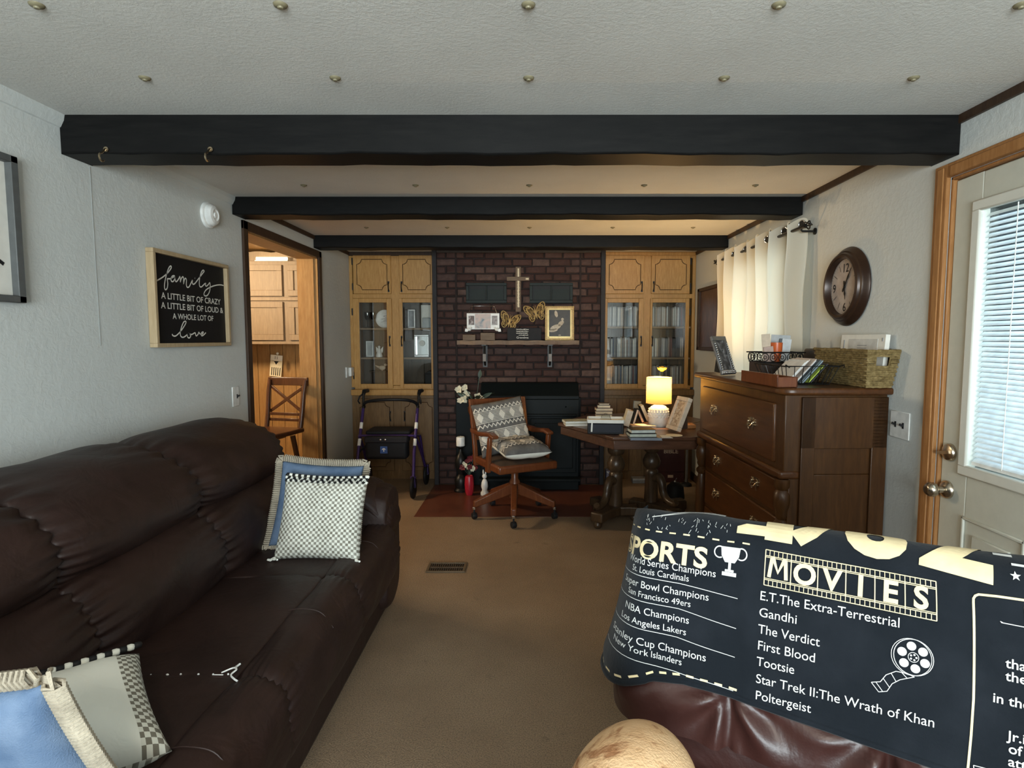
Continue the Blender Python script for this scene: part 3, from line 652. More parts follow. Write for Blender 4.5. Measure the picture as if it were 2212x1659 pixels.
for i, (x, lab) in enumerate(((-1.545, 'clear stemmed glass at the left end of the top shelf in the left cabinet'), (-1.49, 'clear stemmed glass between the end glass and the white plate'))):
    single('wine_glass', MB().lathe(gl, 20, (x, yy-.02, 1.424)), X['glass'], lab, 'glass', (x, yy-.02, 1.424), smooth=60)
an = thing('figurine', 'white angel figurine on the middle shelf behind the left glass door', 'figurine', (-1.43, yy-.06, 1.149))
mk('robe', MB().lathe([(.001,0),(.030,0),(.032,.01),(.022,.045),(.014,.075),(.010,.085),(.001,.088)], 16, (-1.43, yy-.06, 1.149)), X['white'], an, smooth=60)
mk('head', MB().ball((-1.43, yy-.06, 1.245), .0125, 12, 8), X['white'], an, smooth=60)
for s_ in (-1, 1): mk('wing', MB().prism([(0,.05),(s_*.02,.085),(s_*.034,.10),(s_*.03,.05),(s_*.012,.02)], 0, .004, lambda a,b,d: (-1.43+a, yy-.045+d, 1.149+b)), X['white'], an)
def framed(name, x0, x1, z0, z1, y, label, fm, pm_, cat='photo frame', t=.012, d=.015):
    f = thing(name, label, cat, ((x0+x1)/2, y, z0)); mb = MB()
    for q in ((x0, z0, x1, z0+t), (x0, z1-t, x1, z1), (x0, z0+t, x0+t, z1-t), (x1-t, z0+t, x1, z1-t)): mb.box(q[0], y-d/2, q[1], q[2], y+d/2, q[3])
    mk('frame', mb, fm, f, bevel=.002); mk('print', MB().box(x0+t*.8, y-.002, z0+t*.8, x1-t*.8, y+d/2, z1-t*.8), pm_, f); return f
def blotch(name, cols, sc=6, seed=0):
    n = NT(name, .5); v = n.coord('Object', (sc, sc, sc)); 
    n.base(n.ramp(n.noise(v, 2.0+seed*.3, 3, .5, .6), [(.30+.45*i/max(1, len(cols)-1), c) for i, c in enumerate(cols)])); return n.mat
framed('framed_photo', -1.57, -1.50, 1.149, 1.30, yy, 'pale picture in a white frame at the left end of the middle shelf', X['white'], blotch('pale_print', [(.5,.5,.48), (.3,.3,.3)]))
single('wooden_box', MB().box(-1.395, yy-.03, 1.149, -1.33, yy+.06, 1.285), X['darktrim'], 'dark wooden box beside the white angel figurine', 'box', (-1.36, yy, 1.149), bevel=.004)
st = thing('small_stand', 'little dark table stand on the bottom shelf behind the left glass door', 'stand', (-1.44, yy, .886)); mk('top', MB().box(-1.53, yy-.05, 1.005, -1.37, yy+.05, 1.017), X['darktrim'], st, bevel=.003)
for x in (-1.515, -1.385):
    for y in (-.04, .04): mk('leg', MB().box(x-.008, yy+y-.008, .886, x+.008, yy+y+.008, 1.005), X['darktrim'], st)
bd = thing('bird_figurine', 'small pale bird figurine on top of the little dark stand', 'figurine', (-1.42, yy, 1.017)); mk('body', MB().ball((-1.42, yy, 1.045), (.034,.02,.022), 14, 9).ball((-1.39, yy, 1.072), .014, 10, 8).tube([(-1.38, yy, 1.073), (-1.362, yy, 1.070)], [.005,.001], 6).tube([(-1.45, yy, 1.05), (-1.485, yy, 1.068)], [.012,.004], 6).tube([(-1.42, yy, 1.03), (-1.42, yy, 1.017)], .006, 6), X['sand'], bd, smooth=60)
framed('framed_photo', -1.165, -1.095, 1.424, 1.60, yy, 'tall grey toned picture on the top shelf behind the right hand glass door', X['silver'], blotch('grey_print', [(.35,.35,.35), (.16,.16,.17)]))
single('storage_tin', MB().box(-1.02, yy-.04, 1.424, -.94, yy+.05, 1.52), plain('grey_tin', (.13,.14,.14), .35, .5), 'square dark grey tin at the right end of the top shelf in the left cabinet', 'tin', (-.98, yy, 1.424), bevel=.004)
single('wall_card', MB().box(-1.05, yy+.06, 1.424, -.915, yy+.064, 1.645), X['paper'], 'large white card standing behind the grey tin on the top shelf', 'card', (-.98, yy+.06, 1.424))
mc = thing('mantel_clock', 'glass fronted mirror clock on the middle shelf behind the right hand glass door', 'clock', (-1.03, yy, 1.149))
mb = MB()
for q in ((-1.105, 1.149, -.965, 1.168), (-1.105, 1.345, -.965, 1.36), (-1.105, 1.168, -1.09, 1.345), (-.98, 1.168, -.965, 1.345)): mb.box(q[0], yy-.03, q[1], q[2], yy+.03, q[3])
mk('case', mb, X['silver'], mc, bevel=.003); mk('mirror', MB().box(-1.092, yy+.01, 1.166, -.978, yy+.02, 1.347), NT('mirror_face', .06, 1).base((.75,.77,.78)).mat, mc)
mk('dial', MB().lathe([(.001,-.002),(.028,-.002),(.028,0),(.001,0)], 24, (-1.035, yy-.0, 1.28), 'y'), X['paper'], mc)
single('trinket_dish', MB().lathe([(.001,0),(.018,0),(.03,.018),(.028,.018),(.016,.004),(.001,.004)], 18, (-.935, yy-.05, 1.149)), X['silver'], 'small silver trinket dish right of the mirror clock', 'dish', (-.935, yy-.05, 1.149), smooth=50)
single('keepsake_box', MB().box(-1.00, yy-.05, .886, -.915, yy+.05, .99).prism([(-1.008,.99),(-.907,.99),(-.957,1.02)], yy-.055, yy+.055, lambda a,b,d: (a,d,b)), X['black'], 'black gabled keepsake box on the bottom shelf behind the right hand glass door', 'box', (-.957, yy, .886), bevel=.003)
single('picture_board', MB().box(-1.15, yy+.06, .886, -1.03, yy+.07, 1.09), X['inside'], 'plain dark board leaning behind the bottom shelf of the left cabinet', 'board', (-1.09, yy+.065, .886))
# ------------------------------------------------------------------ brick chimney with stove insert
CY = 5.26; cx0, cx1 = -.866, .667
fp = thing('brick_chimney', 'dark painted brick chimney filling the middle of the far wall', 'fireplace', (-.1, CY+.2, 0))
mk('core', MB().box(cx0, CY+.012, 0, cx1, BW-.002, CEIL-.002), X['mortar'], fp)
mb = MB(); rnd = random.Random(11); z = .004; row = 0; ch = .0655
while z < CEIL-.02:
    x = cx0+.04-(row % 2)*.09; h = min(ch-.010, CEIL-.008-z)
    while x < cx1-.04:
        w = rnd.uniform(.155, .19); a, b = max(x, cx0+.04), min(x+w-.011, cx1-.04)
        if b-a > .02:
            d = rnd.uniform(-.004, .006); j = lambda: rnd.uniform(-.003, .003); y0 = CY+d; e = .007
            o8 = [(a+j(), CY+.02, z+j()), (b+j(), CY+.02, z+j()), (b+j(), CY+.02, z+h+j()), (a+j(), CY+.02, z+h+j())]
            o4 = [(p[0]+(e if k in (0,3) else -e), y0+j()*.6, p[2]+(e if k in (0,1) else -e)) for k, p in enumerate(o8)]
            m4 = [(p[0], y0+.007, p[2]) for p in o8]
            mb.add(o8+m4+o4, [(8,9,10,11)]+[(k, (k+1)%4, 4+(k+1)%4, 4+k) for k in range(4)]+[(4+k, 4+(k+1)%4, 8+(k+1)%4, 8+k) for k in range(4)])
        x += w
    z += ch; row += 1
mk('brick_face', mb, X['brick'], fp, smooth=50)
for x0, x1 in ((cx0, cx0+.04), (cx1-.04, cx1)): mk('edge_board', MB().box(x0, CY-.012, 0, x1, CY+.02, CEIL-.002), plain('charcoal_board', (.022,.020,.022), .6), fp, bevel=.003)
mk('top_board', MB().box(cx0+.04, CY-.01, CEIL-.04, cx1-.04, CY+.02, CEIL-.002), plain('charcoal_top', (.03,.022,.016), .6), fp, bevel=.003)
for x in (-.655, .445): mk('corner_strip', MB().box(x-.008, CY-.006, 1.0, x+.008, CY+.014, CEIL-.04), X['mortar'], fp)
gm = plain('grille_green_black', (.011,.017,.016), .55, 0)
for (x0, x1), lab in (((-.566, -.206), 'dark green metal air grille in the brick above the white photo plaque'), ((-.004, .378), 'dark green metal air grille in the brick above the gold framed picture')):
    g = thing('air_grille', lab, 'vent', ((x0+x1)/2, CY, 1.64)); z0, z1, t, y = 1.637, 1.816, .026, CY-.022; mb = MB()
    for q in ((x0, z0, x1, z0+t), (x0, z1-t, x1, z1), (x0, z0+t, x0+t, z1-t), (x1-t, z0+t, x1, z1-t), ((x0+x1)/2-.006, z0+t, (x0+x1)/2+.006, z1-t)): mb.box(q[0], y, q[1], q[2], CY-.0078, q[3])
    mk('frame', mb, gm, g, bevel=.003)
    mk('backing', MB().box(x0+t, CY-.0095, z0+t, x1-t, CY-.0079, z1-t), X['black'], g)
    for a, b in ((x0+t+.012, (x0+x1)/2-.012), ((x0+x1)/2+.008, x1-t-.006)): mk('flap', MB().bar(((a+b)/2, CY-.018, z0+t+.002), ((a+b)/2, CY-.013, z1-t-.03), b-a, .003, (0,1,0)), gm, g)
ins = thing('stove_insert', 'black steel wood stove insert set into the brick chimney behind the swivel chair', 'stove', (0, CY-.1, .0035))
mb = MB().box(-.665, CY-.035, .0035, .455, CY-.006, .80); mk('surround', mb, X['steel'], ins, bevel=.004)
mb = MB().prism([(CY-.03,.80),(CY-.03,.94),(CY-.10,.935),(CY-.20,.83),(CY-.20,.80)], -.43, .425, lambda a,b,d: (d,a,b)); mk('hood', mb, X['steel'], ins, bevel=.004)
mb = MB().box(-.43, CY-.20, .0035, .425, CY-.036, .80).box(-.40, CY-.235, .655, .40, CY-.20, .675); mk('firebox', mb, X['steel'], ins, bevel=.004)
for x0, x1 in ((-.40, -.005), (.005, .40)):
    d = mk('stove_door', MB().box(x0, CY-.222, .16, x1, CY-.201, .635).box(x0+.03, CY-.23, .20, x1-.03, CY-.222, .595), X['steel'], ins, bevel=.005)
mk('draft_knob', MB().lathe([(.006, 0), (.006, .03), (.017, .034), (.015, .05), (.001, .052)], 14, (.31, CY-.20, .735), 'y'), X['silver'], ins, smooth=50)
mk('ash_lip', MB().box(-.44, CY-.30, .10, .435, CY-.20, .125), X['steel'], ins, bevel=.004)
hp = single('hearth_pad', MB().box(-.866, 4.287, .0, .667, CY-.014, .003), X['hearth'], 'flat red brown painted hearth pad on the carpet under the swivel chair', 'hearth', (-.1, 4.77, 0), bevel=.003)
# mantel shelf and what stands on it
ms = thing('mantel_shelf', 'rustic brown plank shelf on two iron brackets across the brick chimney', 'shelf', (-.1, CY-.1, 1.27))
MY = 5.055; MZ = 1.308
def plank(u, v):
    q = [(MY, 1.272), (MY, MZ), (CY-.0078, MZ), (CY-.0078, 1.272), (MY, 1.272)][int(round(v*4))]; x = -.628+1.05*u
    return (x, q[0]+(.003*math.sin(31*u)+.002*math.sin(77*u) if q[0] == MY else 0), q[1]+.0015*math.sin(41*u))
mb = MB().grid(plank, 40, 4); mb.add([plank(0, k/4) for k in range(4)], [(0,1,2,3)]); mb.add([plank(1, k/4) for k in range(4)], [(3,2,1,0)]); mk('plank', mb, X['mantel'], ms)
for x in (-.40, .176):
    mb = MB().box(x-.02, CY-.014, 1.07, x+.02, CY-.0078, 1.2715).box(x-.02, MY+.03, 1.264, x+.02, CY-.0078, 1.2715)
    mb.tube([(x, CY-.012, 1.09), (x, CY-.05, 1.10), (x, CY-.085, 1.135), (x, CY-.10, 1.19), (x, CY-.10, 1.266)], .009, 8); mb.lathe([(.001,-.004),(.012,-.004),(.012,.0),(.001,0)], 10, (x, CY-.012, 1.16), 'y'); mk('bracket', mb, X['iron'], ms, smooth=40)
    mk('bracket_plate', MB().box(x-.014, CY-.112, 1.125, x+.014, CY-.108, 1.19), plain('dull_steel', (.12,.10,.085), .5, .5), ms)
for x0, x1, h, lab in ((-.585, -.475, .050, 'low rough wooden block on the mantel under the left end of the white plaque'), (-.43, -.305, .066, 'thicker rough wooden block on the mantel beside the lower block')):
    single('wooden_block', MB().box(x0, 5.12, MZ, x1, 5.19, MZ+h), X['block'], lab, 'block', ((x0+x1)/2, 5.155, MZ), bevel=.004)
# white plaque hanging on a cord
pq = thing('photo_plaque', 'white plaque with two small photos and doves, hung by a cord above the mantel', 'plaque', (-.415, CY-.03, 1.40))
PY = CY-.035
mk('board', MB().box(-.56, PY, 1.405, -.27, PY+.012, 1.548), X['white'], pq, bevel=.003)
mk('verse_panel', MB().box(-.487, PY-.002, 1.413, -.348, PY, 1.543), blotch('sky_print', [(.14,.20,.24), (.42,.38,.37), (.55,.42,.38), (.22,.27,.32)], 5, 4), pq)
for x0, lab in ((-.543, 'brown toned photo'), (-.338, 'grey toned portrait')): mk('small_photo', MB().box(x0, PY-.0025, 1.445, x0+.05, PY, 1.525), blotch('photo_print', [(.05,.03,.028), (.12,.08,.07), (.5,.45,.42)] if x0 < -.5 else [(.10,.085,.09), (.25,.23,.23), (.5,.47,.45)], 14, 2), pq, label=lab)
mk('cord', MB().tube([(-.545, PY+.006, 1.547), (-.522, PY+.012, 1.60), (-.505, CY-.008, 1.612), (-.33, CY-.008, 1.612), (-.312, PY+.012, 1.60), (-.293, PY+.006, 1.547)], .003, 6), X['silver'], pq, smooth=60)
for x, s_ in ((-.54, 1), (-.29, -1)):
    mb = MB().ball((x, PY-.012, 1.405), (.022,.012,.016), 12, 8).ball((x+s_*.02, PY-.014, 1.418), .009, 8, 6).prism([(0,0),(-s_*.03,.012),(-s_*.035,-.016),(-s_*.012,-.018)], -.01, .006, lambda a,b,d: (x+a, PY-.012+d, 1.402+b)); mk('dove', mb, X['white'], pq, smooth=60)
gold = plain('gold_leaf', (.46,.31,.12), .4, .25)
def butterfly(x, z, ang, sc, label):
    b = thing('butterfly_ornament', label, 'wall ornament', (x, CY-.02, z)); M = Matrix.Translation((x, CY-.018, z)) @ Matrix.Rotation(ang, 4, 'Y') @ Matrix.Scale(sc, 4)
    W = [(.006,.0),(.02,.045),(.05,.075),(.082,.085),(.094,.07),(.09,.04),(.075,.012),(.062,-.004),(.066,-.03),(.055,-.056),(.036,-.062),(.02,-.04),(.008,-.012)]
    for s_ in (-1, 1):
        P = catmull([(s_*a, -.35*abs(a), q) for a, q in W], 4, True); mb = MB(); mb.T = M; mb.tube(P, .0042, 5, True)
        c = Vector((s_*.012, 0, .0))
        for k in range(2, len(P)-2, 4):
            p = P[k]; q = c+(p-c)*.72; mb.tube([c+(p-c)*.2, c+(p-c)*.6, p], .0024, 4)
            if k % 8 == 2: mb.ball(q, (.008,.003,.008), 8, 6)
        mb.tube([c+(Vector((s_*a*.78, -.35*abs(a)*.78, z_*.78))-c) for a, z_ in W[2:10]], [.004,.006,.007,.007,.006,.006,.006,.004], 5); mk('wing', mb, gold, b, smooth=60)
    mb = MB(); mb.T = M; mb.tube([(0,0,-.05),(0,-.004,-.02),(0,-.004,.02),(0,0,.045)], [.003,.007,.007,.004], 8).tube([(0,0,.045),(-.012,-.006,.07)], .0016, 4).tube([(0,0,.045),(.012,-.006,.07)], .0016, 4); mk('body', mb, gold, b, smooth=60)
butterfly(-.182, 1.472, R(14), .93, 'gold wire butterfly touching the right end of the white plaque')
butterfly(.052, 1.545, R(-14), 1.0, 'gold wire butterfly higher up beside the gold framed picture')
# cross
cr = thing('wall_cross', 'slim wooden cross with pale lettering above the mantel between the two grilles', 'cross', (-.104, CY-.01, 1.55))
mk('upright', MB().box(-.128, CY-.020, 1.56, -.080, CY-.0078, 1.955), X['block'], cr, bevel=.003); mk('crossbar', MB().box(-.205, CY-.024, 1.832, -.005, CY-.010, 1.868), X['block'], cr, bevel=.003)
mb = MB()
mb.box(-.110, CY-.0215, 1.60, -.096, CY-.020, 1.94)
for k in range(9): mb.prism([(-.008,0),(.006,.004),(.010,.016),(-.002,.022),(-.010,.012)], CY-.0228, CY-.020, lambda a,b,d, k=k: (-.103+a*(1 if k % 2 else -1), d, 1.60+.027*k+b))
mb.box(-.038, CY-.0255, 1.842, -.012, CY-.024, 1.856); mk('pale_inlay', mb, X['cream'], cr)
# small black sign on the mantel
bs = thing('tabletop_sign', 'small black sign with white lettering standing on the mantel by the gold picture', 'sign', (-.08, 5.17, MZ))
mk('board', MB().box(-.20, 5.165, MZ, .10, 5.18, 1.418), plain('sign_black', (.010,.008,.008), .6), bs, bevel=.002)
mb = MB()
rnd = random.Random(14)
for k, dx in enumerate((0, 0, 0, .022)):          # lines too small to read in the photo: broken pale strokes
    x = -.12+dx
    while x < -.018:
        w = rnd.uniform(.004, .012); z = 1.401-.0165*k+rnd.uniform(-.001, .001); mb.box(x, 5.1635, z, min(x+w, -.012), 5.1645, z+rnd.uniform(.005, .008)); x += w+rnd.uniform(.002, .004)
write(mb, 'Grandma', .026, (-.12, 5.1645, 1.325), (1,0,0), (0,0,1), w=.105)
mk('lettering', mb, X['paper'], bs)
# gold framed picture (plain stand-in image)
gf = thing('framed_picture', 'dark picture in an ornate gold frame at the right end of the mantel', 'picture', (.258, 5.17, MZ))
M = Matrix.Translation((.258, 5.15, MZ)) @ Matrix.Rotation(R(-6), 4, 'X')
x0, x1, z0, z1, t = -.126, .126, .0, .30, .030; mb = MB(); mb.T = M
for q in ((x0, z0, x1, z0+t), (x0, z1-t, x1, z1), (x0, z0+t, x0+t, z1-t), (x1-t, z0+t, x1, z1-t)): mb.box(q[0], -.010, q[1], q[2], .008, q[3])
n_ = 0
for k in range(19):
    for e in (0, 1):
        mb.ball((x0+.0136*k+.004, -.011, z0+.008 if e else z1-.008), .0062, 6, 5)
for k in range(21):
    for e in (0, 1): mb.ball((x0+.008 if e else x1-.008, -.011, z0+.014+.0136*k), .0062, 6, 5)
mk('frame', mb, gold, gf, bevel=.001)
mb = MB(); mb.T = M; q = .0235
for a in ((x0+q, z0+q, x1-q, z0+q+.010), (x0+q, z1-q-.010, x1-q, z1-q), (x0+q, z0+q, x0+q+.010, z1-q), (x1-q-.010, z0+q, x1-q, z1-q)): mb.box(a[0], -.014, a[1], a[2], -.008, a[3])
mk('liner', mb, plain('bright_gold', (.62,.48,.20), .3, .4), gf)
mb = MB(); mb.T = M; mb.box(x0+t, -.004, z0+t, x1-t, .006, z1-t); mk('picture', mb, blotch('dark_landscape', [(.020,.018,.016), (.045,.04,.034), (.03,.028,.03)], 6), gf)
mb = MB(); mb.T = M
for (x, z, a, b, r_) in ((-.035, .115, .05, .022, 20), (.012, .150, .03, .018, 40), (.025, .185, .012, .013, 0), (-.03, .232, .014, .03, 12), (-.055, .088, .04, .014, 10), (.0, .046, .012, .004, 0)):
    c_, s_ = math.cos(R(r_)), math.sin(R(r_)); P = [(x+a*math.cos(w)*c_-b*math.sin(w)*s_, z+a*math.cos(w)*s_+b*math.sin(w)*c_) for w in [R(24*k) for k in range(15)]]; mb.prism(P, -.0052, -.004, lambda p, q_, d: (p, d, q_))
mk('pale_highlights', mb, blotch('pale_paint', [(.30,.24,.16), (.55,.48,.38)], 30), gf)
# ------------------------------------------------------------------ hearth ornaments
ch_ = thing('candle_holder', 'tall turned black candle holder on the hearth left of the swivel chair', 'candle holder', (-.60, 5.02, .0035))
mk('stand', MB().lathe([(.001,0),(.058,0),(.060,.012),(.045,.03),(.050,.06),(.055,.10),(.04,.13),(.022,.15),(.030,.18),(.046,.22),(.050,.27),(.036,.31),(.018,.335),(.014,.37),(.03,.385),(.042,.39),(.042,.398),(.001,.398)], 24, (-.60, 5.02, .0035)), X['iron'], ch_, smooth=45)
single('candle', MB().lathe([(.001,0),(.036,0),(.037,.004),(.037,.072),(.033,.078),(.012,.074),(.001,.076)], 24, (-.60, 5.02, .402)).tube([(-.60,5.02,.476),(-.598,5.02,.488)], .0015, 5), X['white'], 'short white pillar candle on the tall black candle holder', 'candle', (-.60, 5.02, .402), smooth=50)
def leaf(mb, p, d, ln, w, up=(0,0,1)):
    p, d = Vector(p), Vector(d).normalized(); s_ = d.cross(Vector(up)); s_ = s_.normalized() if s_.length > .01 else Vector((1,0,0)); n = s_.cross(d)
    row = [(0,0),(.25,.8),(.5,1),(.75,.7),(1,0)]; vs = []
    for t_, q in row: vs += [p+d*(ln*t_)+s_*(w*q/2)-n*(ln*.18*t_*t_), p+d*(ln*t_)-s_*(w*q/2)-n*(ln*.18*t_*t_), p+d*(ln*t_)-n*(ln*.18*t_*t_+w*.12*q)]
    mb.add(vs, [f for i in range(4) for f in ((3*i, 3*i+2, 3*i+5, 3*i+3), (3*i+2, 3*i+1, 3*i+4, 3*i+5))])
def flower(mb, c, r, n=6, rnd=random):
    for k in range(n):
        a = 2*math.pi*k/n+rnd.random(); d = Vector((math.cos(a), -.5+rnd.uniform(-.3,.3), math.sin(a))); leaf(mb, c, d, r*rnd.uniform(.8,1.1), r*.85, (0,-1,.2))
    mb.ball(c, r*.3, 8, 6)
rnd = random.Random(21); leafm = plain('dull_green_leaf', (.035,.06,.04), .5); petal = plain('cream_petal', (.62,.58,.44), .7)
fv = thing('flower_arrangement', 'cream artificial flowers with dark leaves in a brown pot behind the swivel chair', 'flowers', (-.50, 4.985, .675))
mk('pot', MB().lathe([(.001,0),(.04,0),(.055,.03),(.058,.07),(.045,.085),(.042,.08),(.001,.075)], 20, (-.47, 4.945, .676)), X['stool'], fv, smooth=45)
mb = MB(); fb = MB(); base = Vector((-.47, 4.945, .75))
for p in ((-.60,.90),(-.55,.915),(-.535,.86),(-.555,.815),(-.44,.838),(-.415,.825),(-.58,.81)):
    c = Vector((p[0], 4.93+rnd.uniform(-.03,.03), p[1])); mb.tube([base, base+(c-base)*.5+Vector((0,0,.02)), c], .003, 5); fb = MB(); flower(fb, c, .036, 6, rnd); mk('bloom', fb, petal, fv, smooth=60)
for k in range(26):
    a = rnd.uniform(0, 6.28); d = Vector((math.cos(a), math.sin(a)*.6, rnd.uniform(.1, 1.1))); leaf(mb, base+d*rnd.uniform(.03,.12), d+Vector((0,0,-.2)), rnd.uniform(.05,.085), .026)
top = Vector((-.425, 4.93, 1.02)); mb.tube([base, Vector((-.44,4.93,.9)), top], .0025, 5); leaf(mb, top-Vector((0,0,.03)), (.1,-.1,1), .075, .034, (0,-1,0)); leaf(mb, top-Vector((.0,0,.05)), (-.8,-.2,.5), .06, .028)
for s_ in (-1, 1): leaf(mb, base+Vector((s_*.05,0,.07)), (s_*1.0,-.2,.5), .11, .035, (0,-1,0))
mk('leaves', mb, leafm, fv)
rv = thing('vase', 'bright red vase of red and white artificial flowers on the hearth beside the candle holder', 'vase', (-.515, 4.90, .0035))
redm = plain('red_glaze', (.36,.012,.025), .35); mk('body', MB().lathe([(.001,0),(.026,0),(.036,.03),(.040,.09),(.036,.15),(.030,.165),(.028,.16),(.001,.15)], 20, (-.515, 4.90, .0035)), redm, rv, smooth=45)
fb = MB(); fr = MB(); mb = MB(); base = Vector((-.515, 4.90, .17)); rnd = random.Random(4); redp = plain('dark_red_petal', (.12,.008,.012), .7)
for k in range(9):
    c = base+Vector((rnd.uniform(-.06,.05), rnd.uniform(-.04,.03), rnd.uniform(.06,.16))); mb.tube([base, c], .002, 5); fb = MB(); flower(fb, c, .03, 6, rnd); mk('white_bloom' if k % 3 == 0 else 'red_bloom', fb, petal if k % 3 == 0 else redp, rv, smooth=60)
mk('stems', mb, leafm, rv)
wf = thing('rabbit_figurine', 'small white figurine on the hearth partly behind the swivel chair', 'figurine', (-.385, 4.90, .0035))
mk('body', MB().lathe([(.001,0),(.034,0),(.036,.02),(.022,.04),(.030,.075),(.026,.11),(.014,.135),(.001,.14)], 18, (-.385, 4.90, .0035)), X['white'], wf, smooth=60); mk('head', MB().ball((-.385, 4.893, .165), (.02,.022,.022), 12, 8).ball((-.395, 4.89, .20), (.006,.005,.024), 8, 6).ball((-.375, 4.89, .20), (.006,.005,.024), 8, 6), X['white'], wf, smooth=60)
# ------------------------------------------------------------------ rollator walker
wk = thing('rollator_walker', 'purple four wheeled walker with a black bag in front of the left cabinet', 'walker', (-1.2, 5.05, 0))
sides = ((-1.445, 1), (-.975, -1))
for x, s_ in sides:
    ft = (x-s_*.005, 4.80, .12); fu = (x, 5.00, .60); hb = (x, 5.06, .72); rb = (x-s_*.03, 5.26, .14)
    mk('front_leg', MB().tube([ft, (x, 4.88, .36), fu, hb], .0135, 10), X['purple'], wk, smooth=60)
    mk('rear_leg', MB().tube([(x, 4.93, .50), (x-s_*.01, 5.05, .40), (x-s_*.02, 5.18, .26), rb], .0125, 10), X['purple'], wk, smooth=60)
    mk('side_rail', MB().tube([(x, 4.93, .505), (x, 5.16, .47), (x-s_*.02, 5.18, .27)], .011, 8), X['purple'], wk, smooth=60)
    for z0, z1 in ((.555, .605), (.42, .475)):
        def pz(z): k = (z-.36)/.24; return (x, 4.88+.12*k, z)
        mk('reflector', MB().tube([pz(z0), pz(z1)], .0148, 10), X['white'], wk, smooth=60, label='white reflective band')
    mk('handle_tube', MB().tube([hb, (x-s_*.004, 5.09, .80), (x-s_*.006, 5.10, .845)], .011, 8), X['iron'], wk, smooth=60)
    mk('grip', MB().tube([(x-s_*.006, 5.10, .84), (x-s_*.008, 5.13, .865), (x-s_*.008, 5.24, .86)], [.016,.018,.017], 10), X['rubber'], wk, smooth=60)
    mk('brake_lever', MB().tube([(x-s_*.006, 5.075, .845), (x-s_*.02, 5.04, .83), (x-s_*.035, 5.03, .79), (x-s_*.03, 5.06, .765)], .007, 8), X['black'], wk, smooth=60)
    for (px_, py_, pr) in ((ft[0], 4.80, .092), (rb[0], 5.27, .092)):
        w = mk('wheel', MB().lathe([(.05,-.012),(pr-.008,-.014),(pr,-.006),(pr,.006),(pr-.008,.014),(.05,.012)], 28, (px_, py_, pr), 'x'), X['rubber'], wk, smooth=40)
        mb = MB().lathe([(.001,-.016),(.016,-.016),(.016,.016),(.001,.016)], 14, (px_, py_, pr), 'x')
        for k in range(5): a = R(72*k); mb.bar((px_, py_, pr), (px_, py_+.055*math.cos(a), pr+.055*math.sin(a)), .012, .012, (1,0,0))
        mk('hub', mb, X['iron'], w); 
        mk('fork', MB().bar((px_+.02, py_, pr), (px_+.012, py_+.01, pr*1.9), .006, .03, (0,1,0)).bar((px_-.02, py_, pr), (px_-.012, py_+.01, pr*1.9), .006, .03, (0,1,0)).box(px_-.022, py_-.012, pr*1.85, px_+.022, py_+.028, pr*1.98), X['purple'], wk)
mk('backrest_bar', MB().tube(catmull([(-1.445,5.09,.73),(-1.43,5.04,.765),(-1.36,4.97,.795),(-1.21,4.94,.81),(-1.06,4.97,.805),(-.99,5.04,.775),(-.975,5.09,.73)], 5), .013, 10), X['rubber'], wk, smooth=60)
mk('seat', MB().box(-1.40, 4.95, .505, -1.02, 5.20, .545), X['black'], wk, bevel=.015)
mk('cross_bar', MB().tube([(-1.44,4.93,.505),(-.98,4.93,.505)], .010, 8), X['purple'], wk, smooth=60)
bag = mk('bag', MB().box(-1.385, 4.87, .31, -1.03, 4.99, .50), plain('black_nylon', (.010,.011,.014), .6), wk, bevel=.03, seg=4)
mk('bag_flap', MB().box(-1.39, 4.862, .45, -1.025, 4.99, .508), plain('black_nylon_flap', (.014,.014,.018), .55), bag, bevel=.012)
mk('bag_patch', MB().box(-1.255, 4.8655, .365, -1.195, 4.8695, .425), plain('blue_patch', (.03,.09,.30), .5), bag, label='blue square patch with a white emblem')
mk('bag_emblem', MB().prism([(-.018,-.004),(-.010,.010),(0,.014),(.010,.010),(.018,-.004),(.005,.002),(.003,-.018),(-.003,-.018),(-.005,.002)], 4.8635, 4.8655, lambda a,b,d: (-1.225+a, d, .397+b)), X['white'], bag)
for x in (-1.25, -1.21): mk('snap', MB().lathe([(.001,-.004),(.007,-.003),(.008,0)], 10, (x, 4.862, .482), 'y'), X['silver'], bag)
mk('strap', MB().tube([(-1.385,4.90,.42),(-1.43,4.93,.385),(-1.45,4.90,.36)], .008, 6), X['black'], wk)
# ------------------------------------------------------------------ kitchen seen through the doorway
kc = thing('kitchen_wall_cabinet', 'light brown wall cabinets seen through the doorway to the kitchen', 'cabinet', (-2.3, 5.35, 1.29))
mk('carcass', MB().box(-3.0, 5.20, 1.29, -1.83, KB-.002, 2.0), X['kitcab'], kc, bevel=.003)
for x0, x1 in ((-2.95, -2.585), (-2.535, -2.165), (-2.115, -1.84)):
    for z0, z1 in ((1.31, 1.645), (1.695, 1.965)):
        t = .05; y = 5.18; mb = MB()
        for q in ((x0, z0, x1, z0+t), (x0, z1-t, x1, z1), (x0, z0+t, x0+t, z1-t), (x1-t, z0+t, x1, z1-t)): mb.box(q[0], y, q[1], q[2], y+.02, q[3])
        mb.box(x0+t, y+.012, z0+t, x1-t, y+.02, z1-t); mk('door', mb, X['kitcab'], kc, bevel=.002)
mk('rail', MB().box(-3.0, 5.185, 1.655, -1.83, 5.20, 1.685).box(-3.0, 5.17, 1.275, -1.83, 5.21, 1.30), X['kitcab'], kc, bevel=.003)
P = [(-3.0, 2.0)]+[(-3.0+.0195*k, 2.085+.012*abs(math.sin(k*R(15)))) for k in range(61)]+[(-1.83, 2.0)]
mk('valance', MB().prism(P, 5.30, 5.315, lambda a,b,d: (a,d,b)), X['kitcab'], kc)
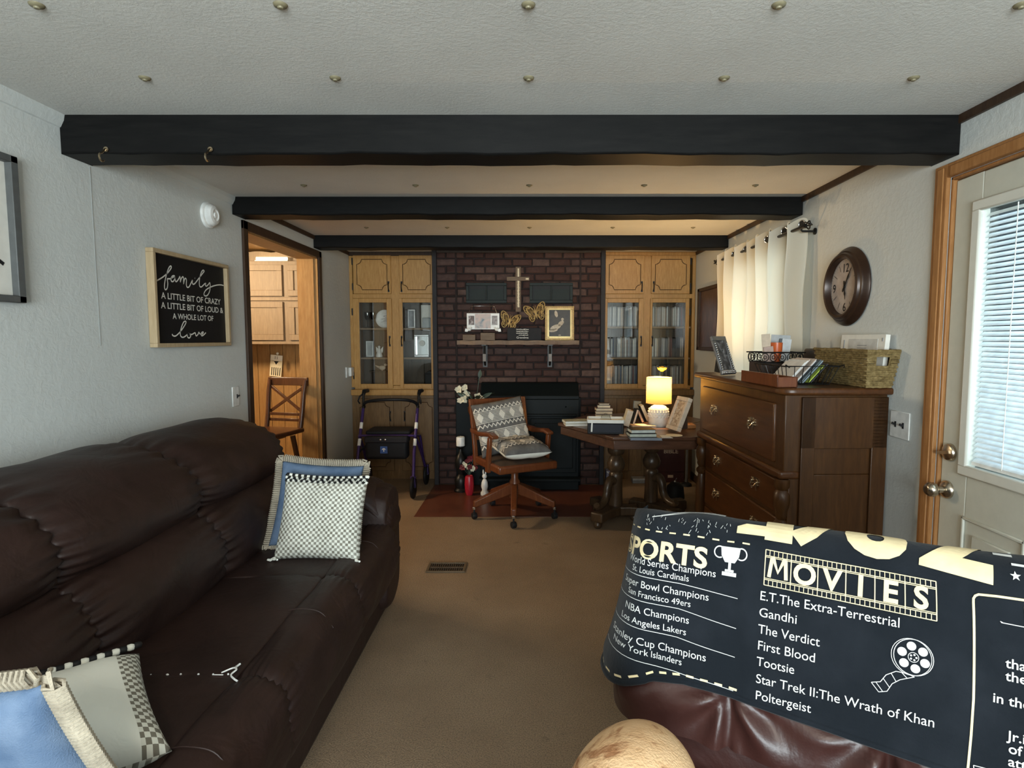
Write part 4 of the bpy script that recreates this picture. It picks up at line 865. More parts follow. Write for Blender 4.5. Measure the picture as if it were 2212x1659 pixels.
lf = thing('strip_light', 'short glowing strip light on top of the kitchen cabinets', 'lamp', (-2.25, 5.24, 2.0))
mk('housing', MB().box(-2.42, 5.235, 2.001, -2.13, 5.29, 2.012), X['white'], lf); mk('tube', MB().tube([(-2.41, 5.25, 2.027), (-2.14, 5.25, 2.027)], .014, 10), glow('tube_glow', (1, .80, .48), 4), lf, smooth=60, label='glowing tube')
cal = thing('wall_calendar', 'small white calendar pad hanging on the kitchen plank wall', 'calendar', (-2.33, KB, .98))
M = Matrix.Translation((-2.36, KB-.012, 1.17)) @ Matrix.Rotation(R(6), 4, 'Y'); mb = MB(); mb.T = M; mb.box(-.055, -.006, -.20, .055, .0, 0); mk('pages', mb, X['cream'], cal)
mb = MB(); mb.T = M; mb.box(-.055, -.010, -.05, .055, -.006, 0); mk('header', mb, X['paper'], cal)
mb = MB(); mb.T = M; write(mb, '11', .04, (-.022, -.0106, -.038), (1,0,0), (0,0,1)); 
for k in range(5): mb.box(-.040+.019*k, -.0068, -.19, -.032+.019*k, -.006, -.115)
mb.prism([(-.02,-.06),(.0,-.09),(.02,-.06),(.045,-.056),(-.045,-.056)], -.0066, -.006, lambda a,b,d: (a,d,b)); mk('print', mb, X['black'], cal)
mk('hook', MB().ball((-2.355, KB-.012, 1.185), .012, 10, 8), X['white'], cal, smooth=60)
so = thing('counter_stool', 'dark wooden x-back counter stool standing in the kitchen doorway', 'stool', (-1.97, 4.40, 0), R(-14))
M = ROOT[so]
def sm(): m = MB(); m.T = M; return m
mk('seat', sm().prism([(-.17,-.17),(.17,-.17),(.19,.0),(.18,.18),(-.18,.18),(-.19,0)], .60, .635), X['stool'], so, bevel=.012, seg=3)
mk('swivel_base', sm().lathe([(.03,.30),(.035,.40),(.028,.44),(.05,.47),(.032,.50),(.034,.55),(.12,.58),(.12,.60)], 20, (0,0,0)), X['stool'], so, smooth=45)
for x in (-.15, .15):
    mk('back_post', sm().tube([(x, .16, .60), (x*1.02, .19, .75), (x*1.05, .21, .90), (x*1.08, .235, 1.0)], [.019,.019,.018,.016], 8), X['stool'], so, smooth=50)
    for y in (-.14, .14): mk('leg', sm().tube([(x*.8, y*.8, .58), (x, y*1.05, .30), (x*1.15, y*1.2, 0)], [.02,.019,.016], 8), X['stool'], so, smooth=50)
P = [(-.178+.356*k/10, .232+.018*math.sin(math.pi*k/10)) for k in range(11)]
mb = sm(); mb.add([(a, b, .955) for a, b in P]+[(a, b, 1.02) for a, b in P]+[(a, b+.02, .955) for a, b in P]+[(a, b+.02, 1.02) for a, b in P], [f for k in range(10) for f in ((k, k+1, 12+k, 11+k), (22+k, 33+k, 34+k, 23+k), (11+k, 12+k, 34+k, 33+k), (k, 22+k, 23+k, k+1))]+[(0,11,33,22),(10,32,43,21)]); mk('top_rail', mb, X['stool'], so, bevel=.004)
mk('back_cross', sm().bar((-.155,.205,.745),(.158,.232,.955),.022,.012,(0,1,0)).bar((.155,.205,.745),(-.158,.232,.955),.022,.012,(0,1,0)), X['stool'], so, bevel=.002)
for z in (.735, .69): mk('lower_rail', sm().bar((-.152,.19,z),(.152,.19,z),.022,.014,(0,1,0)), X['stool'], so, bevel=.002)
for a in (-1, 1): mk('stretcher', sm().tube([(-.15,a*.15,.24),(.15,a*.15,.24)], .012, 8).tube([(a*.15,-.15,.30),(a*.15,.15,.30)], .012, 8), X['stool'], so, smooth=50)
# ------------------------------------------------------------------ swivel chair
sc_ = thing('swivel_chair', 'reddish wooden swivel armchair on casters in front of the stove', 'chair', (-.115, 4.33, .003), R(27))
M = ROOT[sc_]; CW = X['chairwood']
for k in range(5):
    a = R(-117+72*k); c_, s_ = math.cos(a), math.sin(a); mb = sm()
    def pt(r, w, z): return (r*c_-w*s_, r*s_+w*c_, z)
    mb.add([pt(.03,-.026,.165),pt(.03,.026,.165),pt(.03,.026,.25),pt(.03,-.026,.25),pt(.315,-.02,.085),pt(.315,.02,.085),pt(.315,.02,.135),pt(.315,-.02,.135)], [(0,1,5,4),(1,2,6,5),(2,3,7,6),(3,0,4,7),(4,5,6,7),(3,2,1,0)])
    lg = mk('leg', mb, CW, sc_, bevel=.008); cs = mk('caster', sm().lathe([(.004,-.016),(.022,-.016),(.024,-.01),(.024,.01),(.022,.016),(.004,.016)], 18, (.31*c_, .31*s_, .0245), 'x').tube([(.31*c_,.31*s_,.03),(.31*c_,.31*s_,.09)], .007, 8), X['black'], lg, smooth=45)
    mk('caster_cup', sm().lathe([(.011,.07),(.013,.075),(.013,.086),(.011,.09)], 12, (.31*c_,.31*s_,0)), X['silver'], lg)
mk('column', sm().lathe([(.045,.14),(.048,.20),(.04,.26),(.028,.28),(.028,.34),(.06,.355),(.07,.37),(.001,.37)], 20), CW, sc_, smooth=45)
mk('seat_frame', sm().box(-.235, -.24, .375, .235, .22, .435), CW, sc_, bevel=.016, seg=3)
mb = sm(); mb.grid(lambda u, v: ((2*u-1)*.215, -.225+.43*v, .435+.028*(1-abs(2*u-1)**5)*(1-abs(2*v-1)**5)), 20, 20); mk('seat_pad', mb, X['seat'], sc_, smooth=60)
for s_ in (-1, 1):
    mb = sm(); x = s_*.222; P = [(.20,.36),(.235,.36),(.262,.55),(.335,.855),(.30,.86),(.235,.56)]; mb.prism(P, x-.017, x+.017, lambda a,b,d: (d,a,b)); mk('back_post', mb, CW, sc_, bevel=.006)
    mb = sm(); mb.prism([(-.02,.36),(-.075,.36),(-.11,.62),(-.075,.62)], x+s_*.016-.014, x+s_*.016+.014, lambda a,b,d: (d,a,b)); mk('arm_post', mb, CW, sc_, bevel=.006)
    mb = sm(); P = [(.27,.605),(.10,.60),(-.08,.622),(-.15,.612),(-.155,.635),(-.08,.652),(.10,.635),(.28,.64)]; mb.prism(P, x-.028, x+.028, lambda a,b,d: (d,a,b)); mk('armrest', mb, CW, sc_, bevel=.010, seg=3)
for z, y in ((.82,.322),(.74,.300),(.58,.258)): mk('back_rail', sm().bar((-.21,y,z),(.21,y,z),.02,.07,(0,0,1)), CW, sc_, bevel=.006)
for x in (-.13,-.065,0,.065,.13): mk('back_slat', sm().bar((x,.25,.52),(x,.318,.81),.032,.012,(1,0,0)), CW, sc_, bevel=.003)
# ------------------------------------------------------------------ cushions
def csurf(w, h, t, M, pin=.10, sag=0):
    def f(u, v, side=1, off=0):
        a, b = 2*u-1, 2*v-1; e = max(0, (1-a**4))*max(0, (1-b**4))
        x = w/2*a*(1-pin*(1-b*b)*abs(a)); z = h/2*b*(1-pin*(1-a*a)*abs(b)); d = t/2*e**.55*(1+sag*(-b))
        d += .004*math.sin(7*a+3*b)*e+.003*math.sin(5*b-6*a)*e
        return M @ Vector((x, -side*(d+off), z))
    return f
def cushion(name, label, cat, w, h, t, loc, rot, front, back, pin=.10, sag=.15, axes=None):
    from mathutils import Euler
    M = Matrix.Translation(loc) @ Euler([R(q) for q in rot or (0,0,0)]).to_matrix().to_4x4() @ Matrix.Translation((0,0,h/2)); f = csurf(w, h, t, M, pin, sag)
    if axes:
        x, z = Vector(axes[0]).normalized(), Vector(axes[1]); z = (z-x*z.dot(x)).normalized(); y = z.cross(x)
        M = Matrix.Translation(loc) @ Matrix((x, y, z)).transposed().to_4x4() @ Matrix.Translation((0,0,h/2)); f = csurf(w, h, t, M, pin, sag)
    c = thing(name, label, cat, loc); mb = MB(); mb.grid(lambda u, v: f(u, v, 1), 40, 40, 0); mb.grid(lambda u, v: f(u, v, -1), 40, 40, 1, True)
    mk('cover', mb, [front, back], c, smooth=180, weld=True); return c, f
def perim(f, n=40, ins=0.0, off=.0):
    P = [(ins+(1-2*ins)*k/n, ins) for k in range(n)]+[(1-ins, ins+(1-2*ins)*k/n) for k in range(n)]+[(1-ins-(1-2*ins)*k/n, 1-ins) for k in range(n)]+[(ins, 1-ins-(1-2*ins)*k/n) for k in range(n)]
    return [f(u, v, 1, off) for u, v in P]
def lace_trim(c, f, rad=.013):
    P = perim(f, 44); C = sum(P, Vector())/len(P); mb = MB(); N = len(P); out = []
    for i, p in enumerate(P):
        t = (P[(i+1) % N]-P[i-1]).normalized(); n = (p-C)-t*(p-C).dot(t); n.normalize(); out.append((p, n, t))
    vs = []; fs = []
    for i, (p, n, t) in enumerate(out):
        vs += [p-n*.006, p+n*(.021+.004*math.sin(i*1.9))]; j = (i+1) % N; fs.append((2*i, 2*i+1, 2*j+1, 2*j))
    mb.add(vs, fs)
    pts = []
    for i, (p, n, t) in enumerate(out):
        b = t.cross(n)
        for k in range(6): a = 2*math.pi*k/6; pts.append(p+t*.009*(k/6)+n*(.013+rad*math.cos(a))+b*(rad*.75*math.sin(a)))
    mb.tube(pts, .0033, 5, True); mk('lace_trim', mb, X['lace'], c, smooth=60)
def bead_trim(c, f, edges, step=.022, lift=(0,0,0)):
    wb = MB(); bb = MB()
    for e in edges:
        P = [f(k/200, 1, 1) if e == 't' else f(k/200, 0, 1) if e == 'b' else f(1, k/200, 1) if e == 'r' else f(0, k/200, 1) for k in range(201)]
        acc = 0; n = 0
        for a, b in zip(P, P[1:]):
            acc += (b-a).length
            if acc > step/2:
                acc = 0; n += 1; d = (b-a).normalized(); up = Vector((0,0,1)); m = bb if n % 2 else wb
                q = b+Vector(lift); m.tube([q-d*.009-up*.003, q-d*.004, q+d*.004, q+d*.009+up*.003], [.003,.008,.008,.003], 7)
    mk('braid_white', wb, X['natural'], c, smooth=60); mk('braid_black', bb, X['black'], c, smooth=60, label='black stitches of the braid trim')
def checkmat(name, nx, ny, c1, c2, top=None):
    n = NT(name, .95, 0, .15); v = n.coord('UV', (nx, ny, 1)); ck = n.node('ShaderNodeTexChecker'); n.link(v, ck.inputs['Vector']); ck.inputs['Scale'].default_value = 1.0
    ns = n.noise(n.coord('Object'), 60, 2); c = n.mix(ck.outputs['Fac'], c1, c2); c = n.mix(n.ramp(ns, [(.4,(0,0,0)),(.7,(.3,.3,.3))]), c, c1)
    if top:
        sx = n.node('ShaderNodeSeparateXYZ'); n.link(n.coord('UV'), sx.inputs[0]); gt = n.node('ShaderNodeMath', operation='GREATER_THAN'); n.link(sx.outputs[1], gt.inputs[0]); gt.inputs[1].default_value = top
        v2 = n.coord('UV', (nx*.55, ny*1.0, 1)); ck2 = n.node('ShaderNodeTexChecker'); n.link(v2, ck2.inputs['Vector']); ck2.inputs['Scale'].default_value = 1; c = n.mix(gt.outputs[0], c, n.mix(ck2.outputs['Fac'], c1, (.010,.010,.016)))
    n.base(c); n.bump(ck.outputs['Fac'], .5, .004); return n.mat
def edge_check():
    n = NT('cotton_with_checked_edge', .95, 0, .15); uv = n.coord('UV'); ck = n.node('ShaderNodeTexChecker'); n.link(n.coord('UV', (34, 31, 1)), ck.inputs['Vector']); ck.inputs['Scale'].default_value = 1
    sx = n.node('ShaderNodeSeparateXYZ'); n.link(uv, sx.inputs[0]); gt = n.node('ShaderNodeMath', operation='GREATER_THAN'); n.link(sx.outputs[0], gt.inputs[0]); gt.inputs[1].default_value = .86
    n.base(n.mix(gt.outputs[0], (.80,.80,.72), n.mix(ck.outputs['Fac'], (.70,.70,.62), (.19,.175,.14)))); v = n.coord('Object'); n.bump(n.noise(v, 22, 3, .5, 1), .25, .006); return n.mat
chk_edge = edge_check()
chk = checkmat('checked_weave', 33, 31, (.70,.70,.62), (.19,.175,.14), .925)
c, f = cushion('throw_pillow', 'blue denim pillow with beige lace edge behind the checked pillow on the sofa', 'pillow', .335, .345, .10, (-.883, 2.315, .484), (-21, 5, 6), X['denim'], X['denim'], .06); lace_trim(c, f)
c, f = cushion('throw_pillow', 'cream and grey checked pillow with black braid rows leaning on the denim pillow', 'pillow', .325, .325, .12, (-.815, 2.185, .482), (-22, 3, 4), chk, X['natural'], .06); bead_trim(c, f, 't')
mb = MB(); bb = MB()
for r_ in range(2):
    for k in range(30):
        p = f(.02+.96*k/29, .965-.04*r_, 1, .004); q = f(.02+.96*(k+.8)/29, .965-.04*r_, 1, .004); (bb if (k+r_) % 2 else mb).tube([p, (p+q)/2+Vector((0,-.003,0)), q], [.0025,.0065,.0025], 6)
mk('braid_row', mb, X['natural'], c, smooth=60); mk('black_braid_row', bb, X['black'], c, smooth=60, label='black stitches of the braid rows')
for u in (.02, .96):
    mb = MB()
    for k in range(5): p = f(u, .02, 1, 0); mb.tube([p, p+Vector((.012*math.cos(k*1.3), -.012, -.002+.006*math.sin(k*2.))), p+Vector((.02*math.cos(k*1.3), -.02, .0))], .004, 5)
    mk('tassel', mb, X['natural'], c)
c, f = cushion('throw_pillow', 'cream cotton pillow with a black braid top edge on the near end of the sofa', 'pillow', .36, .31, .13, (-.845, .99, .515), None, chk_edge, chk, .06, .15, ((.72,.70,-.05),(-.76,.58,.27))); bead_trim(c, f, 't', .026, (0,-.004,.022))
c, f = cushion('throw_pillow', 'blue denim pillow with a thick beige lace edge nearest the camera on the sofa', 'pillow', .40, .31, .11, (-.88, .95, .512), None, X['denim'], X['denim'], .05, .15, ((.97,-.06,.10),(-.15,-.33,.9))); lace_trim(c, f, .015)
# macrame cushions on the swivel chair
greyw = fabric('grey_weave', (.105,.10,.095), (.17,.16,.15), 240, .95, .5); creamw = fabric('cream_weave', (.62,.58,.50), (.72,.68,.60), 240, .95, .5)
def macrame(c, f):
    mb = MB()
    def strip(pts, w, off=.004):
        v, fc = ribbon(pts, w); mb.add([f(min(max(a,.0),1), min(max(b,.0),1), 1, off) for a, b in v], fc)
    for b in (.93-.06, .55, .17):
        strip([(k/24, b+.030*(1 if k % 2 else -1)) for k in range(25)], .030, .007)
    for b0 in (.64, .26):
        for k in range(7): strip([(q/30, b0+.027*k) for q in range(31)], .012)
        for k in range(5):
            cx_ = .08+.21*k; cz_ = b0+.08
            v = [(cx_-.06, cz_), (cx_, cz_-.10), (cx_+.06, cz_), (cx_, cz_+.10), (cx_, cz_)]
            mb.add([f(min(max(a,0),1), b, 1, .010 if i == 4 else .007) for i, (a, b) in enumerate(v)], [(0,1,4),(1,2,4),(2,3,4),(3,0,4)])
        strip([(q/40, b0-.028) for q in range(41)], .014, .005); strip([(q/40, b0+.19) for q in range(41)], .014, .005)
    mk('macrame_pattern', mb, creamw, c, smooth=60)
c, f = cushion('chair_cushion', 'grey and cream macrame cushion leaning on the back of the swivel chair', 'cushion', .41, .405, .12, (-.165, 4.365, .472), (-16, -8, 24), greyw, X['natural'], .04); macrame(c, f)
c, f = cushion('chair_cushion', 'grey and cream macrame cushion lying flat on the seat of the swivel chair', 'cushion', .36, .38, .11, (-.005, 4.07, .52), (-84, 0, 24), greyw, X['natural'], .04); macrame(c, f)
# ------------------------------------------------------------------ octagonal pedestal table
TZ = .72; V8 = [(.51,3.60),(.20,4.22),(.43,4.62),(.74,4.76),(1.20,4.66),(1.42,4.12),(1.22,3.68),(1.0,3.60)]
tb = thing('pedestal_table', 'dark octagonal wooden table with two turned pedestals beside the dresser', 'table', (.80, 4.16, 0))
def inset(P, k): C = Vector((.8,4.15)); return [tuple(C+(Vector(p)-C)*k) for p in P]
mk('tabletop', MB().prism(inset(V8,1.0)[::-1], TZ-.026, TZ), X['walnut'], tb, bevel=.008, seg=3); mk('apron', MB().prism(inset(V8,.965)[::-1], TZ-.085, TZ-.027), X['walnut'], tb, bevel=.004)
for cx_, cy_, aa in ((.625, 4.22, (-128, 118, -8)), (.905, 4.32, (-60, 12, 150))):
    mk('pedestal', MB().lathe([(.06,TZ-.086),(.06,TZ-.115),(.045,TZ-.13),(.052,TZ-.16),(.062,TZ-.20),(.055,TZ-.225),(.036,TZ-.24),(.05,TZ-.26),(.066,TZ-.30),(.060,TZ-.335),(.040,TZ-.36),(.05,TZ-.375),(.05,TZ-.40),(.046,TZ-.42),(.052,.12),(.055,.10),(.001,.10)], 28, (cx_, cy_, 0)), X['walnutv'], tb, smooth=40)
    for k, a in enumerate(aa):
        d = Vector((math.cos(R(a)), math.sin(R(a)), 0)); n_ = Vector((-d.y, d.x, 0)); ln = .27 if k < 2 else .16
        P = [Vector((cx_,cy_,0))+d*r+Vector((0,0,z)) for r, z in ((.04,.30),(.085,.31),(.115,.27),(.13,.21),(.17,.165),(ln-.03,.15),(ln-.005,.17))]
        mb = MB(); pts = catmull(P, 5); mb.tube(pts, [.034-.012*i/len(pts) for i in range(len(pts))], 10)
        if k == 0: mk('scroll_leg', mb, X['walnutv'], tb, smooth=60)
        mb = MB(); c0 = Vector((cx_,cy_,0)); mb.add([c0+d*r+n_*(w*s_)+Vector((0,0,z)) for r, w in ((0,.065),(ln*.6,.042),(ln,.05)) for z in (.045,.115) for s_ in (-1,1)], [(0,4,6,2),(4,8,10,6),(1,3,7,5),(5,7,11,9),(2,6,7,3),(6,10,11,7),(0,1,5,4),(4,5,9,8),(8,9,11,10),(0,2,3,1)]); mk('base_arm', mb, X['walnutv'], tb, bevel=.012, seg=3)
        mk('foot', MB().lathe([(.001,.0035),(.02,.0035),(.03,.014),(.03,.03),(.022,.046),(.001,.046)], 16, tuple(c0+d*(ln-.025))), X['walnutv'], tb, smooth=45)
# things on the table
def book(name, label, u, v, w, d, h, rz, cover, z=TZ, pages=None, at_=None):
    p = at_ or at(u, v, z=z); loc = (p.x, p.y, z); b = thing(name, label, 'book', loc, R(rz)); M = ROOT[b]
    def s2(): m = MB(); m.T = M; return m
    c = .0025
    mk('cover', s2().box(-w/2,-d/2,0,w/2,d/2,c).box(-w/2,-d/2,h-c,w/2,d/2,h).box(-w/2,d/2-c,0,w/2,d/2,h), cover, b); mk('pages', s2().box(-w/2+.003,-d/2+.003,c,w/2-.003,d/2-c,h-c), pages or X['paper'], b); return loc
cov = lambda n, c: plain('cover_'+n, c, .5)
l = book('book', 'flat beige book at the bottom of the pair on the left end of the table', 1245, 918, .17, .12, .016, 4, cov('beige', (.36,.30,.21)))
book('book', 'pale patterned book on top of the beige book on the left end of the table', 0, 0, .17, .125, .018, 8, blotch('patterned_cover', [(.52,.48,.36), (.25,.27,.20), (.55,.5,.4)], 30), .736+.0005, X['paper'], Vector((l[0]-.005, l[1]+.005, 0)))
p = at(1310, 938, z=TZ); bbx = thing('storage_case', 'black box near the front of the table under the white tray', 'box', (p.x, p.y+.06, TZ), R(-6)); M = ROOT[bbx]
mk('body', sm().box(-.115,-.07,0,.115,.07,.072), X['black'], bbx, bevel=.006); mk('front_flap', sm().box(-.10,-.074,.012,.10,-.07,.066), cov('navy', (.007,.008,.014)), bbx, bevel=.004)
tr = thing('tray', 'white tray with a short leg lying on the black box', 'tray', (p.x, p.y+.06, TZ+.0725), R(-6)); M = ROOT[tr]
mk('base', sm().box(-.115,-.075,0,.115,.085,.006), X['cream'], tr); mb = sm()
for q in ((-.118,-.082,.118,-.074),(-.118,.084,.118,.092),(-.118,-.082,-.110,.092),(.110,-.082,.118,.092)): mb.box(q[0],q[1],0,q[2],q[3],.022)
mk('rim', mb, X['paper'], tr, bevel=.002); mk('leg', sm().bar((-.085,-.080,.012),(-.088,-.082,-.055),.010,.006,(0,1,0)), X['paper'], tr)
gp = at(1312, 905, z=TZ+.08); single('glass_paperweight', MB().prism([(-.035,0),(.035,0),(.024,.034),(0,.046),(-.024,.034)], -.014, .014, lambda a,b,d: (p.x+a+.005, p.y+.08+d, TZ+.079+b)), X['glass'], 'clear faceted glass paperweight sitting in the white tray', 'paperweight', (p.x+.005, p.y+.08, TZ+.079), bevel=.003)
q = at(1306, 903, z=TZ); z = TZ
for w, d, h, c, lab in ((.125,.10,.026,(.10,.045,.03),'brown book at the bottom of the stack behind the white tray'),(.13,.10,.024,(.055,.022,.016),'dark brown book second from the bottom of the stack behind the white tray'),(.13,.10,.022,(.12,.05,.03),'brown book third from the bottom of the stack behind the white tray'),(.10,.085,.022,(.045,.022,.015),'small dark book second from the top of the stack behind the white tray'),(.08,.07,.012,(.09,.06,.03),'smallest book on top of the stack behind the white tray')):
    book('book', lab, 0, 0, w, d, h, random.uniform(-5,5), cov('stack%d' % int(z*1000), c), z, X['cream'], Vector((q.x, q.y+.06, 0))); z += h+.0008
def slab(name, label, cat, u, v, w, d, h, tilt, rz, mats, z=TZ, parts=None):
    """an upright slab leaning by tilt degrees: w wide, d thick, h tall"""
    p = at(u, v, z=z); o = thing(name, label, cat, (p.x, p.y, z), R(rz)); T = ROOT[o] @ Matrix.Translation((0,0,abs(math.sin(R(tilt)))*d*.5)) @ Matrix.Rotation(R(tilt), 4, 'Y')
    def s2(): m = MB(); m.T = T; return m
    mk('cover', s2().box(-d/2,-w/2,0,-d/2+.003,w/2,h).box(d/2-.003,-w/2,0,d/2,w/2,h).box(-d/2,w/2-.003,0,d/2,w/2,h), mats[0], o); mk('pages', s2().box(-d/2+.003,-w/2+.002,.003,d/2-.003,w/2-.003,h-.003), mats[1], o)
slab('book', 'beige book leaning to the right between the tray and the lamp', 'book', 1350, 921, .085, .038, .115, 16, 0, (X['cream'], X['sand']))
slab('book', 'black book leaning against the beige book', 'book', 1366, 916, .09, .018, .11, 16, 0, (X['black'], X['sand']))
slab('book', 'orange edged book leaning to the left in the middle of the table', 'book', 1387, 912, .09, .020, .10, -24, 0, (X['black'], cov('tan', (.45,.26,.15))))
slab('book', 'black book leaning to the left nearest the lamp', 'book', 1398, 909, .10, .030, .125, -24, 0, (X['black'], X['cream']))
p = at(1378, 905, z=TZ); dc = thing('desk_clock', 'small grey desk clock perched behind the leaning books', 'clock', (p.x, p.y+.05, TZ)); mk('stand', MB().box(p.x-.02,p.y+.035,TZ,p.x+.02,p.y+.065,TZ+.07), X['black'], dc); mk('face', MB().bar((p.x,p.y+.045,TZ+.07),(p.x+.006,p.y+.06,TZ+.13),.06,.018,(0,1,0)), plain('grey_clock', (.10,.13,.13), .4), dc, bevel=.004)
book('book', 'tan covered open book lying behind the white edged books', 1388, 922, .16, .11, .014, 6, X['sand'], TZ, X['sand'])
l = book('book', 'blue grey book at the bottom of the pile at the front edge of the table', 1393, 948, .19, .12, .016, -3, cov('slate', (.10,.12,.15)), TZ, plain('slate_pages', (.17,.19,.23), .7))
book('book', 'white edged book with a dark cover in the middle of the front pile', 0, 0, .165, .115, .022, 2, X['black'], TZ+.0165, plain('green_pages', (.40,.42,.36), .7), Vector((l[0]-.02, l[1]+.012, 0)))
book('book', 'white edged book with a dark cover on top of the front pile', 0, 0, .15, .11, .022, 4, X['black'], TZ+.0392, plain('pale_pages', (.46,.48,.44), .7), Vector((l[0]-.02, l[1]+.016, 0)))
p = at(1432, 945, z=TZ); single('paper_sheet', MB().prism([(-.055,-.04),(.055,-.05),(.045,.05),(-.05,.055)], 0, .002, lambda a,b,d: (p.x+a, p.y+b+.02, TZ+.0005+d)), X['paper'], 'loose white paper sheet beside the front pile of books', 'paper', (p.x, p.y+.02, TZ))
p = at(1353, 940, z=TZ); single('coaster', MB().lathe([(.001,0),(.046,0),(.046,.004),(.001,.004)], 28, (p.x, p.y, TZ+.0005)), blotch('cork_print', [(.22,.12,.07), (.42,.30,.20)], 25), 'round brown coaster left of the front pile of books', 'coaster', (p.x, p.y, TZ))
p = at(1458, 942, z=TZ); single('doily', MB().lathe([(.001,0),(.05,0),(.052,.002),(.001,.003)], 28, (p.x, p.y+.02, TZ+.0005)), X['cream'], 'round cream doily at the right end of the table', 'doily', (p.x, p.y+.02, TZ))
# table lamp
lp = at(1424, 921, z=TZ); lx, ly = lp.x, lp.y+.03
tl = thing('table_lamp', 'small glowing table lamp with a textured white ceramic base and yellow drum shade', 'lamp', (lx, ly, TZ))
BP = [(.001,0),(.062,0),(.066,.006),(.070,.03),(.071,.085),(.066,.115),(.052,.136),(.028,.148),(.024,.158),(.001,.158)]
cer = plain('white_ceramic', (.70,.66,.58), .4); mb = MB().lathe(BP, 36, (lx, ly, TZ)); mk('base', mb, cer, tl, smooth=50); mb = MB()
for r_ in range(4):
    for k in range(20):
        a = 2*math.pi*(k+.5*(r_ % 2))/20; z0 = .062+.017*r_; r0 = .0712 if z0 < .09 else .0712-(z0-.088)*.22
        A, B, C = [Vector((lx+rr*math.cos(a+da), ly+rr*math.sin(a+da), TZ+zz)) for rr, da, zz in ((r0,-.13,z0),(r0,.13,z0),(r0-.002,0,z0+.015))]; D = (A+B+C)/3; D += Vector((D.x-lx, D.y-ly, 0)).normalized()*.006
        mb.add([A,B,C,D], [(0,1,3),(1,2,3),(2,0,3)])
mk('relief_pattern', mb, cer, tl); mk('socket', MB().lathe([(.014,.158),(.014,.19),(.016,.195),(.016,.215),(.001,.215)], 14, (lx, ly, TZ)), X['brass'], tl, smooth=45)
SB, ST, SR = .158, .338, .087
mb = MB().grid(lambda u, v: (lx+(SR-.002*v)*math.cos(2*math.pi*u), ly+(SR-.002*v)*math.sin(2*math.pi*u), TZ+SB+(ST-SB)*v), 48, 4); mk('lamp_shade', mb, X['shade'], tl, smooth=60)
mb = MB()
for z in (SB, ST): mb.tube([(lx+SR*math.cos(R(10*k)), ly+SR*math.sin(R(10*k)), TZ+z) for k in range(36)], .0018, 5, True)
for k in range(3): a = R(120*k); mb.tube([(lx,ly,TZ+.30),(lx+SR*math.cos(a),ly+SR*math.sin(a),TZ+.325)], .0016, 5)
mk('shade_ring', mb, X['brass'], tl); mk('bulb', MB().ball((lx, ly, TZ+.25), (.024,.024,.03), 14, 10), glow('bulb_glow', (1,.72,.36), 6), tl, smooth=60)
light('table_lamp_light', 'POINT', (lx, ly, TZ+.295), (0,0,0), 38, (1,.62,.25), .03)
mb = MB().tube(catmull([(lx+.06,ly+.03,TZ+.008),(lx+.11,ly+.07,TZ+.008),(lx+.20,ly+.02,TZ+.008),(lx+.34,ly+.16,TZ+.008),(lx+.45,ly+.2,TZ+.006)], 5), .003, 6); tag(mk('power_cord', mb, X['brass'], None, loc=(lx+.06,ly,TZ), smooth=60), 'thin brown lamp cord lying on the table behind the picture frame', 'cord')
# yellow flower in a bud vase behind the lamp
fx, fy = lx+.055, ly+.16; vz = thing('bud_vase', 'yellow artificial rose with a pink leaf in a bud vase behind the lamp', 'flower', (fx, fy, TZ)); mk('body', MB().lathe([(.001,0),(.024,0),(.03,.04),(.014,.09),(.013,.14),(.016,.15),(.012,.15),(.001,.13)], 18, (fx,fy,TZ)), X['glass'], vz, smooth=50)
mb = MB().tube([(fx,fy,TZ+.05),(fx+.004,fy,TZ+.20),(fx,fy,TZ+.365)], .003, 6); leaf(mb, (fx,fy,TZ+.31), (-1,-.2,.6), .06, .02); mk('stem', mb, leafm, vz); mb = MB()
for n_, r_, z in ((7,.046,0),(5,.036,.010),(4,.022,.018)):
    for k in range(n_): a = 2*math.pi*k/n_+n_; leaf(mb, (fx,fy,TZ+.372+z*.5), (math.cos(a), math.sin(a), 1.0+z*60), r_, r_*1.2)
mb.ball((fx,fy,TZ+.388),.020,10,8); mk('bloom', mb, plain('yellow_petal', (.80,.42,.03), .6), vz, smooth=70)
mb = MB(); leaf(mb, (fx+.02,fy,TZ+.28), (1,-.2,.7), .085, .014); leaf(mb, (fx+.05,fy,TZ+.29), (.8,-.2,.2), .05, .012); mk('pink_leaf', mb, plain('pink_leaf', (.62,.05,.13), .5), vz)
# leaning picture frame on the right of the lamp
p = at(1450, 933, z=TZ); fr = thing('framed_photo', 'thick pale frame with a photo leaning to the right beside the table lamp', 'photo frame', (p.x+.01, p.y, TZ), R(15)); T = ROOT[fr] @ Matrix.Translation((0,0,.012)) @ Matrix.Rotation(R(22), 4, 'Y')
def s2(): m = MB(); m.T = T; return m
mb = s2()
for q in ((-.075,0,.075,.028),(-.075,.20,.075,.228),(-.075,.028,-.047,.20),(.047,.028,.075,.20)): mb.box(-.016, q[0], q[1], .016, q[2], q[3])
mk('frame', mb, X['sand'], fr, bevel=.004); mk('print', s2().box(-.008,-.05,.025,.010,.05,.203), blotch('collage', [(.5,.42,.3), (.22,.14,.09), (.6,.52,.40), (.28,.25,.22)], 18, 5), fr); mk('back_stand', s2().bar((.016,0,.15),(.075,0,.035),.05,.004,(0,1,0)), X['darktrim'], fr)
p = at(1478, 925, z=TZ); single('wooden_dish', MB().box(p.x-.03,p.y-.04,TZ+.0005,p.x+.07,p.y+.06,TZ+.03), plain('orange_wood', (.40,.17,.05), .4), 'small orange wood box behind the leaning frame', 'box', (p.x,p.y,TZ), bevel=.006)
